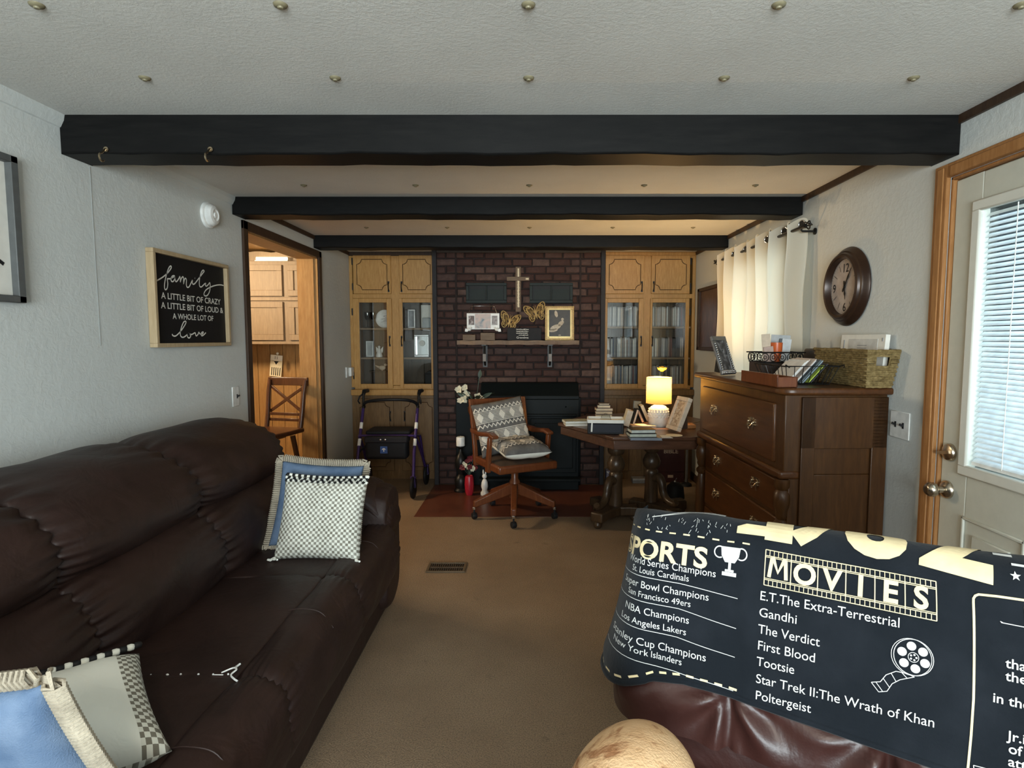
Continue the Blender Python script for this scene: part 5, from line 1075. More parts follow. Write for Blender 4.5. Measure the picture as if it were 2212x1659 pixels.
# things on the floor under the table by the right cabinet
def fb_(name, label, cat, x0, y0, z0, x1, y1, z1, mat, **k): return single(name, MB().box(x0,y0,z0,x1,y1,z1), mat, label, cat, ((x0+x1)/2,(y0+y1)/2,z0), bevel=.003, **k)
gb = thing('gift_box', 'small purple and white box with a ribbon on the floor against the chimney', 'box', (.755, 5.36, 0)); mk('box', MB().box(.70,5.31,.0,.81,5.41,.115), blotch('purple_print', [(.07,.05,.10), (.28,.25,.31), (.12,.1,.2)], 22, 3), gb, bevel=.003); mk('lid', MB().box(.697,5.305,.0,.813,5.309,.028), X['cream'], gb); mk('ribbon', MB().bar((.70,5.305,.11),(.78,5.305,.06),.006,.012,(0,1,0)), X['paper'], gb)
for k, (c, h, lab) in enumerate((((.20,.19,.18),.022,'grey book at the bottom of the floor pile under the table'),((.30,.29,.27),.024,'pale book on top of the grey book on the floor under the table'))): fb_('book', lab, 'book', .94, 5.30, .0006+.023*k, 1.07, 5.40, .022*(k+1)+.001*k, plain('floor_book_%s' % 'ab'[k], c, .6))
ms_ = thing('mug', 'small pale mug on the floor beside the floor pile of books', 'mug', (1.105, 5.33, 0)); mk('body', MB().lathe([(.001,0),(.028,0),(.032,.02),(.032,.085),(.028,.085),(.027,.01),(.001,.008)], 20, (1.105,5.33,0)), X['sand'], ms_, smooth=45); mk('handle', MB().tube([(1.135,5.32,.065),(1.155,5.315,.055),(1.155,5.315,.03),(1.133,5.32,.02)], .005, 6), X['sand'], ms_, smooth=60)
bb_ = thing('game_box', 'dark maroon box lettered bible standing on the floor under the table', 'box', (1.29, 5.38, 0)); mk('box', MB().box(1.16,5.33,.10,1.42,5.43,.34).box(1.16,5.34,0,1.42,5.43,.10), plain('maroon', (.045,.012,.012), .45), bb_, bevel=.004)
mb = MB(); write(mb, 'BIBLE', .055, (1.225, 5.3292, .275), (1,0,0), (0,0,1), w=.13, bold=.01); mk('lettering', mb, X['sand'], bb_); mk('label_patch', MB().box(1.27,5.3385,.045,1.32,5.3395,.07), X['sand'], bb_)
pr = thing('bucket_bag', 'black soft bag on the floor between the table pedestal and the dresser', 'bag', (1.16, 4.62, 0)); mk('body', MB().lathe([(.001,0),(.06,0),(.075,.06),(.065,.15),(.035,.18),(.001,.18)], 20, (1.16,4.62,0)), X['black'], pr, smooth=50); mk('tie', MB().ball((1.15,4.60,.19), .012, 8, 6).tube([(1.15,4.60,.19),(1.165,4.60,.22)], .003, 5), X['silver'], pr, smooth=60)
st_ = thing('metal_pole', 'thin grey metal pole standing on a black foot by the right cabinet', 'pole', (1.41, 5.22, 0)); mk('pole', MB().tube([(1.41,5.22,.03),(1.41,5.22,.42)], .012, 8), plain('grey_metal', (.16,.16,.16), .4, .6), st_, smooth=60); mk('foot', MB().lathe([(.001,0),(.05,0),(.045,.02),(.015,.035),(.001,.035)], 18, (1.41,5.22,0)), X['black'], st_, smooth=45)
# ------------------------------------------------------------------ dresser
DT = 1.12; ds = thing('dresser', 'tall dark brown wooden chest of drawers against the right wall', 'dresser', (1.28, 3.04, 0), R(2)); M = ROOT[ds]
# local: x from -.21 (front) to .23 (wall), y from -.55 (near end) to .55
DW, DV = X['dresser'], X['dresserv']; f0 = -.205
mb = sm(); r_ = .07; P = [(-.25,.585),(-.25,-.585+r_)]+[(-.25+r_-r_*math.cos(R(a)), -.585+r_-r_*math.sin(R(a))) for a in (15,30,45,60,75)]+[(-.25+r_,-.585),(.235,-.585),(.235,.585)]
mb.prism(P, DT-.03, DT); mk('top', mb, DW, ds, bevel=.010, seg=3)
mb = sm(); mb.box(f0+.012,-.555,.04,.225,.555,.745).box(f0-.012,-.555,.745,.225,.555,DT-.031); mk('case', mb, DV, ds, bevel=.004)
mk('ledge', sm().box(f0-.030,-.562,.725,f0+.06,.562,.762), DW, ds, bevel=.012, seg=3)
for s_ in (-1, 1):
    mk('side_frame', sm().box(f0+.055, s_*.563-.007, .06, f0+.115, s_*.563+.004, DT-.04).box(.155, s_*.563-.007, .06, .222, s_*.563+.004, DT-.04).box(f0+.055, s_*.563-.007, .86, .222, s_*.563+.004, DT-.04).box(f0+.055, s_*.563-.007, .06, .222, s_*.563+.004, .13), DV, ds, bevel=.003)
    mk('corner_column', sm().lathe([(.001,.02),(.034,.02),(.034,.08),(.022,.09),(.030,.11),(.022,.13),(.026,.16),(.033,.30),(.033,.40),(.027,.47),(.020,.50),(.032,.515),(.032,.53),(.019,.545),(.028,.565),(.026,.58),(.033,.60),(.036,.63),(.034,.66),(.024,.675),(.033,.69),(.033,.724),(.001,.724)], 22, (f0-.002, s_*.53, 0)), DV, ds, smooth=40)
def drawer(z0, z1, x, hz, ys):
    d = mk('drawer', sm().box(x-.014,-.475,z0,x+.02,.475,z1), DW, ds, bevel=.006)
    for y in ys:
        mb = sm(); xx = x-.014
        for q in (-.028, .028):
            mb.lathe([(.012,0),(.012,-.003),(.007,-.006),(.006,-.012),(.001,-.013)], 10, (xx, y+q, hz+.008), 'x')
            mb.tube([(xx-.006,y+q,hz+.008),(xx-.010,y+q*1.1,hz-.012),(xx-.007,y+q*.9,hz-.03)], .0032, 6)
            for a in (60, 120, 240, 300): mb.ball((xx-.002, y+q+.014*math.cos(R(a)), hz+.008+.014*math.sin(R(a))), .005, 6, 5)
        mb.tube([(xx-.008,y-.028,hz+.008),(xx-.018,y-.020,hz-.010),(xx-.020,y,hz-.014),(xx-.018,y+.020,hz-.010),(xx-.008,y+.028,hz+.008)], .0034, 6)
        mb.box(xx-.003,y-.018,hz+.016,xx,y+.018,hz+.028); mk('handle', mb, X['brass'], d, smooth=50, label='ornate antique brass handle')
drawer(.785, 1.045, f0-.010, .925, (-.25, .27)); drawer(.555, .705, f0+.014, .635, (-.25, .27)); drawer(.335, .535, f0+.014, .44, (-.25, .27)); drawer(.10, .315, f0+.014, .21, (-.25, .27))
for s_ in (-1, 1):
    for x in (f0+.02, .19): mk('foot', sm().box(x-.03, s_*.52-.03, 0, x+.03, s_*.52+.03, .045), DV, ds, bevel=.004)
# things on the dresser
def on_front(u): # a point along the dresser top's front edge seen at column u
    a = (u-CU)/F; return a
T = Matrix.Translation((1.11, 3.28, DT+.007)) @ Matrix.Rotation(R(38), 4, 'Z') @ Matrix.Rotation(R(-20), 4, 'X')
pf = thing('framed_photo', 'silver beaded photo frame leaning back at the far end of the dresser', 'photo frame', (1.11, 3.28, DT)); mb = s2(); t = .026
for q in ((-.066,0,.066,t),(-.066,.225-t,.066,.225),(-.066,t,-.066+t,.225-t),(.066-t,t,.066,.225-t)): mb.box(q[0],-.006,q[1],q[2],.008,q[3])
mk('frame', mb, plain('pewter', (.16,.165,.17), .35, .7), pf, bevel=.002); mb = s2()
for k in range(9):
    for z in (.008, .018): mb.ball((-.06+.015*k, -.008, z), .006, 6, 5)
for k in range(13):
    for x in (-.056, .056): mb.ball((x, -.008, .03+.0125*k), .0055, 6, 5)
mk('beading', mb, X['silver'], pf, smooth=60); mk('photo', s2().box(-.066+t*.9,-.003,t*.9,.066-t*.9,.006,.225-t*.9), blotch('dark_photo', [(.012,.012,.014), (.05,.05,.055), (.25,.25,.26)], 16, 1), pf); mk('easel_leg', s2().bar((0,.008,.15),(0,.068,.034),.035,.004,(1,0,0)), X['iron'], pf)
wt = thing('wooden_tray', 'low open reddish wooden tray along the front edge of the dresser', 'tray', (1.077, 2.66, DT), R(3)); M = ROOT[wt]; mb = sm(); z = .0005
mb.box(-.045,-.185,z,.045,.185,z+.006).box(-.045,-.185,z,-.037,.185,.055).box(.037,-.185,z,.045,.185,.045).box(-.045,-.185,z,.045,-.178,.045).box(-.045,.178,z,.045,.185,.045); mk('box', mb, X['chairwood'], wt, bevel=.002)
wb = thing('wire_basket', 'low open wire basket of papers in the middle of the dresser top', 'basket', (1.238, 2.75, DT), R(2)); M = ROOT[wb]; mb = sm()
for z, a, b in ((.003,.095,.13),(.085,.120,.165)):
    mb.tube([(-a,-b,z),(a,-b,z),(a,b,z),(-a,b,z)], .0035 if z > .01 else .0025, 6, True)
for k in range(9):
    y = -.13+.0325*k
    for s_ in (-1, 1): mb.tube([(s_*.095,y,.003),(s_*.120,y*1.27,.085)], .0018, 5)
    mb.tube([(-.095,y,.003),(.095,y,.003)], .0018, 5)
for k in range(7):
    x = -.095+.0317*k
    for s_ in (-1, 1): mb.tube([(x,s_*.13,.003),(x*1.26,s_*.165,.085)], .0018, 5)
for s_ in (-1,1): mb.tube([(s_*.12,-.165,.085),(s_*.13,-.185,.092),(s_*.12,-.20,.082)], .003, 5)
mk('wire_frame', mb, X['iron'], wb)
cols = [((.66,.64,.60),'white'),((.55,.48,.42),'buff'),((.03,.035,.06),'dark blue'),((.42,.55,.08),'lime green'),((.60,.62,.62),'pale grey'),((.10,.12,.13),'charcoal'),((.5,.42,.36),'tan'),((.66,.66,.64),'white'),((.25,.33,.36),'blue grey'),((.04,.04,.045),'black')]
order = ('leftmost of the pile','second from the left','third from the left','fourth from the left','fifth from the left','sixth from the left','seventh from the left','eighth from the left','ninth from the left','rightmost of the pile')
papers = [(0,.0),(7,.01),(1,.015),(6,.02),(4,.01),(5,.015),(8,.01),(2,.0),(3,-.02),(9,-.01)]
for k, (ci, dz) in enumerate(papers):
    y = .006*((k*7) % 5-2); xk = -.086+.0135*k; T = M @ Matrix.Translation((xk, y, .007)) @ Matrix.Rotation(R(42), 4, 'Y')
    m = s2(); w = .092-.004*(k % 3); h = .125+dz; m.box(-.002,-w,0,.002,w,h); o = mk('envelope', m, plain('paper_'+'abcdefghij'[k], cols[ci][0], .7), None, loc=tuple(M @ Vector((xk,y,.006)))); tag(o, '%s envelope tilted in the wire basket, %s' % (cols[ci][1], order[k]), 'envelope', 'papers in the wire basket')
lr = thing('letter_rack', 'dark metal letter rack with a scrolled rim behind the wire basket', 'letter rack', (1.30, 3.12, DT), R(2)); M = ROOT[lr]; mb = sm(); z = .0005
mb.box(-.105,-.075,z,.105,.075,z+.004).box(-.105,-.077,z,.105,-.075,.085).box(-.105,.075,z,.105,.077,.085).box(-.107,-.075,z,-.105,.075,.085).box(.105,-.075,z,.107,.075,.085).box(-.105,-.001,z,.105,.001,.085); mk('body', mb, plain('rack_brown', (.05,.028,.02), .5), lr); mb = sm()
mb.tube([(-.118,-.085,.135),(.118,-.085,.135),(.118,.085,.135),(-.118,.085,.135)], .004, 6, True).tube([(-.108,-.078,.085),(.108,-.078,.085),(.108,.078,.085),(-.108,.078,.085)], .003, 6, True)
for k in range(5):
    for e in (-1, 1):
        c = (-.09+.045*k, e*.082, .110); mb.tube([(c[0]+.019*math.cos(R(a)), c[1], c[2]+.021*math.sin(R(a))) for a in range(0, 360, 30)], .0022, 5, True).tube([(c[0]+.008*math.cos(R(a)), c[1], c[2]+.009*math.sin(R(a))) for a in range(0, 360, 45)], .002, 5, True)
for k in range(4):
    for e in (-1, 1): c = (e*.113, -.06+.04*k, .110); mb.tube([(c[0], c[1]+.017*math.cos(R(a)), c[2]+.021*math.sin(R(a))) for a in range(0, 360, 30)], .0022, 5, True)
mk('scroll_rim', mb, X['iron'], lr)
def sheet(name, label, x, y, w, h, d, ty, tx, mat, cat='card', z=.006):
    T = M @ Matrix.Translation((x,y,z)) @ Matrix.Rotation(R(tx), 4, 'X') @ Matrix.Rotation(R(ty), 4, 'Y'); m = MB(); m.T = T; m.box(-w/2,-d/2,0,w/2,d/2,h); return tag(mk(name, m, mat, None, loc=tuple(M @ Vector((x,y,z)))), label, cat)
sheet('card', 'tall pinkish beige card standing at the left in the letter rack', -.055, -.045, .045, .225, .003, -5, 0, X['sand']); sheet('card', 'shorter beige card in front of the tall card in the letter rack', -.045, -.058, .05, .16, .003, -7, 0, plain('pink_card', (.42,.30,.25), .8))
sheet('envelope', 'grey envelope at the back of the letter rack', .04, .05, .105, .22, .003, 3, 0, plain('grey_paper', (.40,.41,.41), .8), 'envelope'); sheet('envelope', 'light grey envelope in front of the dark one in the letter rack', .05, .027, .05, .20, .003, 7, 0, plain('light_grey_paper', (.52,.53,.53), .8), 'envelope'); sheet('envelope', 'narrow charcoal envelope between the grey ones in the letter rack', .03, .03, .05, .20, .002, 9, 0, plain('charcoal_paper', (.10,.11,.12), .8), 'envelope')
og = tuple(M @ Vector((-.01,-.035,.006))); single('orange_cup', MB().lathe([(.001,0),(.014,0),(.012,.02),(.016,.07),(.028,.14),(.030,.18),(.028,.18),(.024,.13),(.001,.08)], 22, og), plain('orange_glass', (.50,.10,.025), .3), 'orange cup standing in the letter rack', 'cup', og, smooth=50)
bx = thing('leather_case', 'flat dark brown case leaning behind the woven basket on the dresser', 'case', (1.452, 2.955, DT), R(4)); M = ROOT[bx]; T = M @ Matrix.Translation((0,0,.004)) @ Matrix.Rotation(R(8), 4, 'Y'); mk('body', s2().box(-.02,-.085,0,.02,.15,.152), plain('brown_case', (.055,.034,.018), .45), bx, bevel=.012); mk('gold_line', s2().box(-.0215,-.03,.118,-.0198,.01,.121), X['sand'], bx)
# woven basket with paper packet
wv = thing('woven_basket', 'rectangular woven straw basket at the near end of the dresser', 'basket', (1.455, 2.64, DT), R(2)); M = ROOT[wv]
straw = NT('straw', .85, 0, .2); v = straw.coord('Object', (1,1,1)); f = straw.noise(v, 55, 3, .7); straw.base(straw.ramp(f, [(.25,(.07,.046,.016)),(.5,(.17,.118,.046)),(.75,(.30,.22,.10))])); straw.bump(f, .6, .004); straw = straw.mat
mb = sm(); zb, zt = .006, .155; rnd = random.Random(8)
def ringpts(k, z, o=0):
    q = (z-zb)/(zt-zb); a, b = .052+.016*q+o, .185+.028*q+o; P = []; N = 22
    for (x0,y0,x1,y1,n) in ((-a,-b,a,-b,8),(a,-b,a,b,N),(a,b,-a,b,8),(-a,b,-a,-b,N)):
        for i in range(n): t = i/n; P.append((x0+(x1-x0)*t, y0+(y1-y0)*t))
    return P
rows = 17
for k in range(rows):
    z = zb+(zt-zb)*k/(rows-1); P = ringpts(k, z); hole = 10 <= k <= 13; pts = [(x+(.0022 if (i+k) % 2 else -.0022)*(1 if abs(x) > .05 else 0), y+(.0022 if (i+k) % 2 else -.0022)*(0 if abs(x) > .05 else 1), z+rnd.uniform(-.0015,.0015)) for i, (x, y) in enumerate(P)]
    if hole: keep = pts[7:30+1+0]+pts[30:30+8]+pts[38:]+pts[:2]; mb.tube(pts[6:]+pts[:3], .0052, 6)
    else: mb.tube(pts, .0056 if k < rows-1 else .0085, 6, True)
P0, P1 = ringpts(0, zb, -.003), ringpts(0, zt, -.003)
for i in range(0, len(P0), 2):
    if i in (4,): continue
    mb.tube([(*P0[i], zb), (*P1[i], zt)], .004, 5)
mb.box(-.052,-.185,.001,.052,.185,.006); mk('weave', mb, straw, wv, smooth=60)
T = M @ Matrix.Translation((.048,.035,.012)) @ Matrix.Rotation(R(-6), 4, 'Y'); T = M @ Matrix.Translation((.029,.0,.01)) @ Matrix.Rotation(R(4), 4, 'Y')
pk = thing('paper_packet', 'white printed paper packet standing up in the woven basket against the wall', 'paper', tuple(M @ Vector((.035,0,.01)))); mk('sheets', s2().box(-.010,-.165,0,.010,.165,.215), X['paper'], pk, bevel=.001)
mk('print_panel', s2().box(-.0115,-.115,.10,-.0098,.10,.195), plain('faint_print', (.52,.51,.48), .8), pk); mb = s2()
for k in range(3): mb.box(-.0122,-.04,.165-.012*k,-.0114,.03,.168-.012*k)
mb.box(-.0122,.135,.13,-.0098,.14,.19).box(-.0122,-.15,.185,-.0098,-.145,.20); mk('print_lines', mb, plain('grey_print_ink', (.25,.25,.26), .8), pk)
# floor vent
fv_ = thing('floor_register', 'brown slotted metal floor register set in the carpet', 'vent', (-.48, 3.317, 0)); mk('frame', MB().box(-.595,3.245,.0005,-.37,3.26,.008).box(-.595,3.375,.0005,-.37,3.39,.008).box(-.595,3.26,.0005,-.58,3.375,.008).box(-.385,3.26,.0005,-.37,3.375,.008), plain('vent_brown', (.14,.10,.06), .5, .3), fv_, bevel=.002)
mb = MB()
for k in range(16): x = -.575+.0125*k; mb.box(x,3.26,.0005,x+.005,3.375,.0055)
mb.box(-.58,3.312,.0005,-.385,3.322,.0062); mk('slats', mb, plain('vent_slat', (.10,.07,.045), .5, .3), fv_); mk('duct', MB().box(-.58,3.26,.0002,-.385,3.375,.001), X['black'], fv_)
# ------------------------------------------------------------------ brown leather reclining sofa along the left wall
def puff(prof, t0, t1, fn, r=.10, k=.30, nt=36, npr=8, wr=.006, freq=9, seed=0, pull=None):
    """cushion swept from t0 to t1 through a closed rounded profile; the ends are drawn in and puckered"""
    rnd = random.Random(seed); P = catmull([(a, b, 0) for a, b in prof], npr, True); N = len(P)
    C = sum(P, Vector())/N; ln = t1-t0; ph = [rnd.uniform(0, 6.28) for _ in range(6)]
    ts = [.5-.5*math.cos(math.pi*j/nt) for j in range(nt+1)]; vs = []; fs = []
    for j, t in enumerate(ts):
        e = min(t, 1-t)*ln; q = min(1, e/r); s_ = 1-k*(1-math.sqrt(max(0, 1-(1-q)**2)))
        for i, p in enumerate(P):
            a = 2*math.pi*i/N; w = wr*math.exp(-e/.055)*math.sin(freq*a*2+ph[0]+4*t)*(1 if q > 0 else 0)
            w += .0035*math.sin(3*a+ph[1]+5*t)*math.sin(4*t+ph[2])+.002*math.sin(11*t+5*a+ph[3])
            d = p-C; d2 = d*(s_+w/max(d.length, .02)); vs.append(fn(C.x+d2.x, C.y+d2.y, t0+ln*t))
    for j in range(nt):
        for i in range(N): fs.append((j*N+i, j*N+(i+1)%N, (j+1)*N+(i+1)%N, (j+1)*N+i))
    for j, rev in ((0, 1), (nt, 0)):
        c = len(vs); vs.append(fn(C.x, C.y, t0+ln*ts[j])) 
        for i in range(N): q = (c, j*N+(i+1)%N, j*N+i); fs.append(q if rev else q[::-1])
    return MB().add(vs, fs)
LS = X['sofa']; fY = lambda a, b, t: (a, t, b)
so_ = thing('sofa', 'dark brown leather reclining sofa along the left wall', 'sofa', (-1.15, 1.7, 0))
mk('base', MB().box(-1.58, .52, .02, -.69, 2.88, .30), LS, so_, bevel=.03, seg=4)
mk('rear_panel', puff([(-1.60,.10),(-1.50,.10),(-1.42,.45),(-1.44,.80),(-1.50,.90),(-1.58,.88),(-1.62,.6)], .70, 2.75, fY, .12, .2, wr=.002), LS, so_, smooth=180)
secs = [(.80, 1.415), (1.405, 2.035), (2.025, 2.63)]
UP = [(-1.20,.695),(-1.145,.735),(-1.135,.80),(-1.19,.885),(-1.31,.952),(-1.45,.972),(-1.55,.93),(-1.57,.80),(-1.50,.68),(-1.35,.66)]
LM = [(-1.21,.735),(-1.125,.70),(-1.075,.63),(-1.06,.55),(-1.09,.46),(-1.2,.40),(-1.45,.42),(-1.5,.65),(-1.35,.76)]
ST_ = [(-1.28,.468),(-1.1,.484),(-.9,.490),(-.77,.488),(-.728,.470),(-.725,.36),(-.9,.29),(-1.25,.29)]
RL = [(-.745,.470),(-.70,.494),(-.645,.482),(-.605,.435),(-.592,.36),(-.605,.28),(-.655,.215),(-.72,.21),(-.76,.34)]
for i, (a, b) in enumerate(secs):
    last = i == 2
    mk('head_cushion', puff(UP, a, b+(.16 if last else 0), fY, .13 if not last else .22, .17 if not last else .36, 44, 10, .010, 11, i), LS, so_, smooth=180)
    mk('lumbar_cushion', puff(LM, a, b, fY, .10, .14, 40, 10, .009, 10, i+5), LS, so_, smooth=180)
    mk('seat_cushion', puff(ST_, a, b, fY, .05, .06, 36, 10, .002, 5, i+9), LS, so_, smooth=180)
    mk('front_roll', puff(RL, a-.004, b+.004, fY, .06, .14, 36, 10, .004, 12, i+14), LS, so_, smooth=180)
    for s_, pts in enumerate(([( -.745+.0,.492),(-.70,.4975),(-.645,.4855),(-.607,.437)],)):
        y = (a+b)/2+.03; mk('stitched_seam', MB().tube(catmull([(x, y, z+.0015) for x, z in pts], 6), .0016, 5), LS, so_, smooth=60)
AP = lambda y0: [(y0,.30),(y0-.015,.50),(y0+.03,.605),(y0+.14,.645),(y0+.25,.61),(y0+.285,.50),(y0+.27,.10),(y0+.03,.06)]
for y0 in (2.605, .51):
    arm = mk('arm', puff(AP(y0), -1.55, -.655, lambda a, b, t: (t, a, b), .10, .12, 36, 10, .003, 6, int(y0*10)), LS, so_, smooth=180)
    mk('arm_pad', puff([(y0-.01,.565),(y0+.02,.64),(y0+.14,.672),(y0+.26,.64),(y0+.29,.565),(y0+.14,.55)], -1.35, -.64, lambda a, b, t: (t, a, b-.14*max(0,(t+.78)/.14)**2), .12, .35, 36, 10, .006, 9, int(y0*7)), LS, arm, smooth=180)
mb = MB(); rnd = random.Random(6); x = -.985
while x < -.75: mb.ball((x, 1.412+rnd.uniform(-.003,.003), .489), (rnd.uniform(.002,.005), .0025, .0025), 6, 4); x += rnd.uniform(.022,.05)
mb.tube(catmull([(-.775,1.415,.492),(-.752,1.428,.497),(-.738,1.418,.499),(-.742,1.398,.497),(-.728,1.385,.494),(-.718,1.382,.490)], 5), .0022, 5).tube([(-.79,1.408,.491),(-.765,1.404,.493)], .0015, 5).tube([(-.75,1.436,.494),(-.745,1.45,.495)], .003, 5)
mk('torn_stitching', mb, X['white'], so_, smooth=60, label='frayed white thread at a torn seam')
# ------------------------------------------------------------------ recliner with printed blanket
A_ = R(26); Wd = Vector((math.cos(A_), -math.sin(A_))); Nd = Vector((-math.sin(A_), -math.cos(A_))); Oo = Vector((.337, 1.206))-Nd*.09
PR = [(-.04,.49),(-.035,.675),(-.02,.79),(.010,.872),(.056,.930),(.10,.9495),(.137,.93),(.163,.885),(.182,.82),(.196,.75),(.208,.66),(.215,.56),(.212,.46)]
PC = [(p.x, p.y) for p in catmull([(a, b, 0) for a, b in PR], 20)]
LSs = [0.]
for p, q in zip(PC, PC[1:]): LSs.append(LSs[-1]+math.hypot(q[0]-p[0], q[1]-p[1]))
import bisect
i0 = next(i for i, p in enumerate(PC) if p[0] >= .085); L0 = LSs[i0]-(PC[i0][0]-.085)
def prof(v):
    t = v+L0
    if t <= 0: return PC[0]
    if t >= LSs[-1]: return PC[-1]
    i = bisect.bisect(LSs, t)-1; k = (t-LSs[i])/(LSs[i+1]-LSs[i]); return (PC[i][0]+(PC[i+1][0]-PC[i][0])*k, PC[i][1]+(PC[i+1][1]-PC[i][1])*k)
T0 = -.06
def S(s_, v, off=0., ed=0.):
    n, z = prof(v); a0, b0 = prof(v-.01); a1, b1 = prof(v+.01); dn, dz = a1-a0, b1-b0; l = math.hypot(dn, dz) or 1
    n += -dz/l*off; z += dn/l*off
    if s_ >= T0: p = Oo+Wd*s_+Nd*n
    else:
        a = min((T0-s_)/.10, 1.9); e_ = .085+.065*min(1, max(0, v/.35))**2-ed; p = Oo+Wd*(T0-e_*math.sin(a))+Nd*(n*math.cos(a)-.05*(1-math.cos(a))); z -= .05*(1-math.cos(min(a, 1.6)))
    return Vector((p.x, p.y, z))
rc = thing('recliner', 'red brown leather recliner half covered by the printed blanket at the lower right', 'recliner', (Oo.x+.25*Wd.x, Oo.y+.25*Wd.y-.1, 0), -A_)
def edge(s_):
    P = [(-.33,.40),(-.114,.377),(-.092,.369),(-.046,.339),(.017,.328),(.103,.331),(.214,.344),(.344,.356),(.46,.366),(.9,.40)]
    for (a, b), (c, d) in zip(P, P[1:]):
        if s_ <= c: return b+(d-b)*(s_-a)/(c-a)
    return .40
def pleat(s_, v):
    d = 0
    for c, sg in ((.098, 1), (.36, 1)):
        ds, dv = s_-c, v-.335; r_ = math.hypot(ds, dv)
        d += .011*math.sin(7*math.atan2(dv, ds)+(2 if c < .2 else 0))*math.exp(-((r_-.07)/.06)**2)
        d -= .022*math.exp(-(ds/.010)**2)*(1 if v > .3 else 0)*min(1, (v-.3)/.05)
        d -= .018*math.exp(-(r_/.018)**2)
    d += .010*math.sin(28*v+5*s_)*max(0, min(1, (v-.30)/.05))*(.4+.6*math.sin(6*s_+1)**2)
    d += .020*math.sin(math.pi*min(1, max(0, (v-.28)/.2)))
    k = min(1, max(0, (v-edge(s_)+.006)/.035)); return d*k*k*(3-2*k)
mb = MB().grid(lambda u, v: S(-.33+1.15*u, -.36+.80*v, pleat(-.33+1.15*u, -.36+.80*v) if v > .4 else 0, .03), 150, 110); mk('back_cushion', mb, X['reclin'], rc, smooth=180)
Ml = Matrix.Translation((Oo.x, Oo.y, 0)) @ Matrix.Rotation(-A_, 4, 'Z')     # x along the width, -y towards the seat front
lf_ = lambda a, b, t: Ml @ Vector((t, a, b))
mk('base', puff([(.10,.06),(.08,.30),(-.3,.33),(-.82,.33),(-.86,.2),(-.84,.06),(-.3,.05)], -.10, .78, lf_, .05, .05, wr=.002), X['reclin'], rc, smooth=180)
mk('back_shell', puff([(-.02,.10),(.02,.10),(.025,.5),(.0,.70),(-.04,.78),(-.09,.68),(-.14,.40),(-.05,.12)], -.06, .78, lf_, .10, .2, wr=.002), X['reclin'], rc, smooth=180)
mk('seat_cushion', puff([(-.20,.34),(-.20,.45),(-.4,.47),(-.75,.47),(-.86,.42),(-.87,.33),(-.6,.30)], .03, .66, lf_, .06, .1, wr=.003), X['reclin'], rc, smooth=180)
for s0, s1 in ((-.17, .03), (.66, .86)): mk('arm', puff([(s0,.06),(s0-.005,.42),(s0+.03,.47),(s0+.10,.485),(s0+.17,.47),(s1+.005,.42),(s1,.06)], -.84, -.16, lambda a, b, t: Ml @ Vector((a, t, b)), .08, .12, wr=.002), X['reclin'], rc, smooth=180)
# blanket
n = NT('fleece_navy', .9, 0, .25); v = n.coord('Object'); f = n.noise(v, 55, 4, .7); g = n.noise(v, 9, 4, .6); n.base(n.mix(n.ramp(g, [(.4,(0,0,0)),(.7,(1,1,1))]), (.006,.0085,.012), (.011,.014,.019)))
n.b.inputs['Sheen Weight'].default_value = .08; n.b.inputs['Specular IOR Level'].default_value = .12; n.bump(f, .5, .003); fleece = n.mat
printw = plain('blanket_white_print', (.62,.63,.62), .9, 0, .1, .12); printc = plain('blanket_cream_print', (.74,.62,.38), .9, 0, .1, .10)
bk_ = thing('blanket', 'navy fleece blanket printed with year facts in white and cream lettering, draped over the recliner', 'blanket', tuple(S(.2, 0)))
def wr_(s_, v): return .004+.0022*math.sin(17*s_+9*v)*math.sin(13*v-6*s_+1)+.0022*math.sin(41*s_+22*v)*math.exp(-((s_-.02)/.10)**2)+.0035*math.exp(-((s_-.125-.12*(v-.2))/.014)**2)*math.sin(math.pi*min(1, max(0, v/.34)))
def BS(s_, v, off=0): return S(s_, v, .012+wr_(s_, v)+off+.010*math.exp(-((edge(s_)-v)/.02)**2)*0)
S0, S1, V0 = -.36, .80, -.30
mb = MB().grid(lambda u, v: BS(S0+(S1-S0)*u, V0+(edge(S0+(S1-S0)*u)-V0)*v), 190, 110)
mb.grid(lambda u, v: S(S0+(S1-S0)*u, V0+(edge(S0+(S1-S0)*u)-V0)*v, .005), 190, 110, None, True)
hem = [BS(S0+(S1-S0)*k/120, edge(S0+(S1-S0)*k/120), -.003) for k in range(121)]; mb.tube(hem, .0065, 8)
mk('fleece', mb, fleece, bk_, smooth=180)
wp_, cp_ = MB(), MB()
def flush(white, cream):
    global wp_, cp_
    if white: mk(white, wp_, printw, bk_, label='white '+white.replace('_', ' ')); wp_ = MB()
    if cream: mk(cream, cp_, printc, bk_, label='cream '+cream.replace('_', ' ')); cp_ = MB()
def put(m, v, f, s0, v0, rot=0, off=.0016, sx=1):
    c_, sn = math.cos(R(rot)), math.sin(R(rot)); m.add([BS(s0+(x*sx*c_-y*sn), v0-(x*sx*sn+y*c_), off) for x, y in v], f)
def btxt(m, txt, size, s0, v0, w=None, align='LEFT', bold=0, rot=-1.0, fine=0):
    v, f = glyphs(txt, size, align, bold, fine); put(m, v, f, s0, v0, rot, .0016, (w/width2(v)) if w else 1)
def bstroke(m, pts, w, rot=0):
    P = []
    for (a, b), (c, d) in zip(pts, pts[1:]):
        n_ = max(1, int(math.hypot(c-a, d-b)/.012)); P += [(a+(c-a)*k/n_, b+(d-b)*k/n_) for k in range(n_)]
    P.append(pts[-1]); v, f = ribbon(P, w); m.add([BS(x, y, .0016) for x, y in v], f)
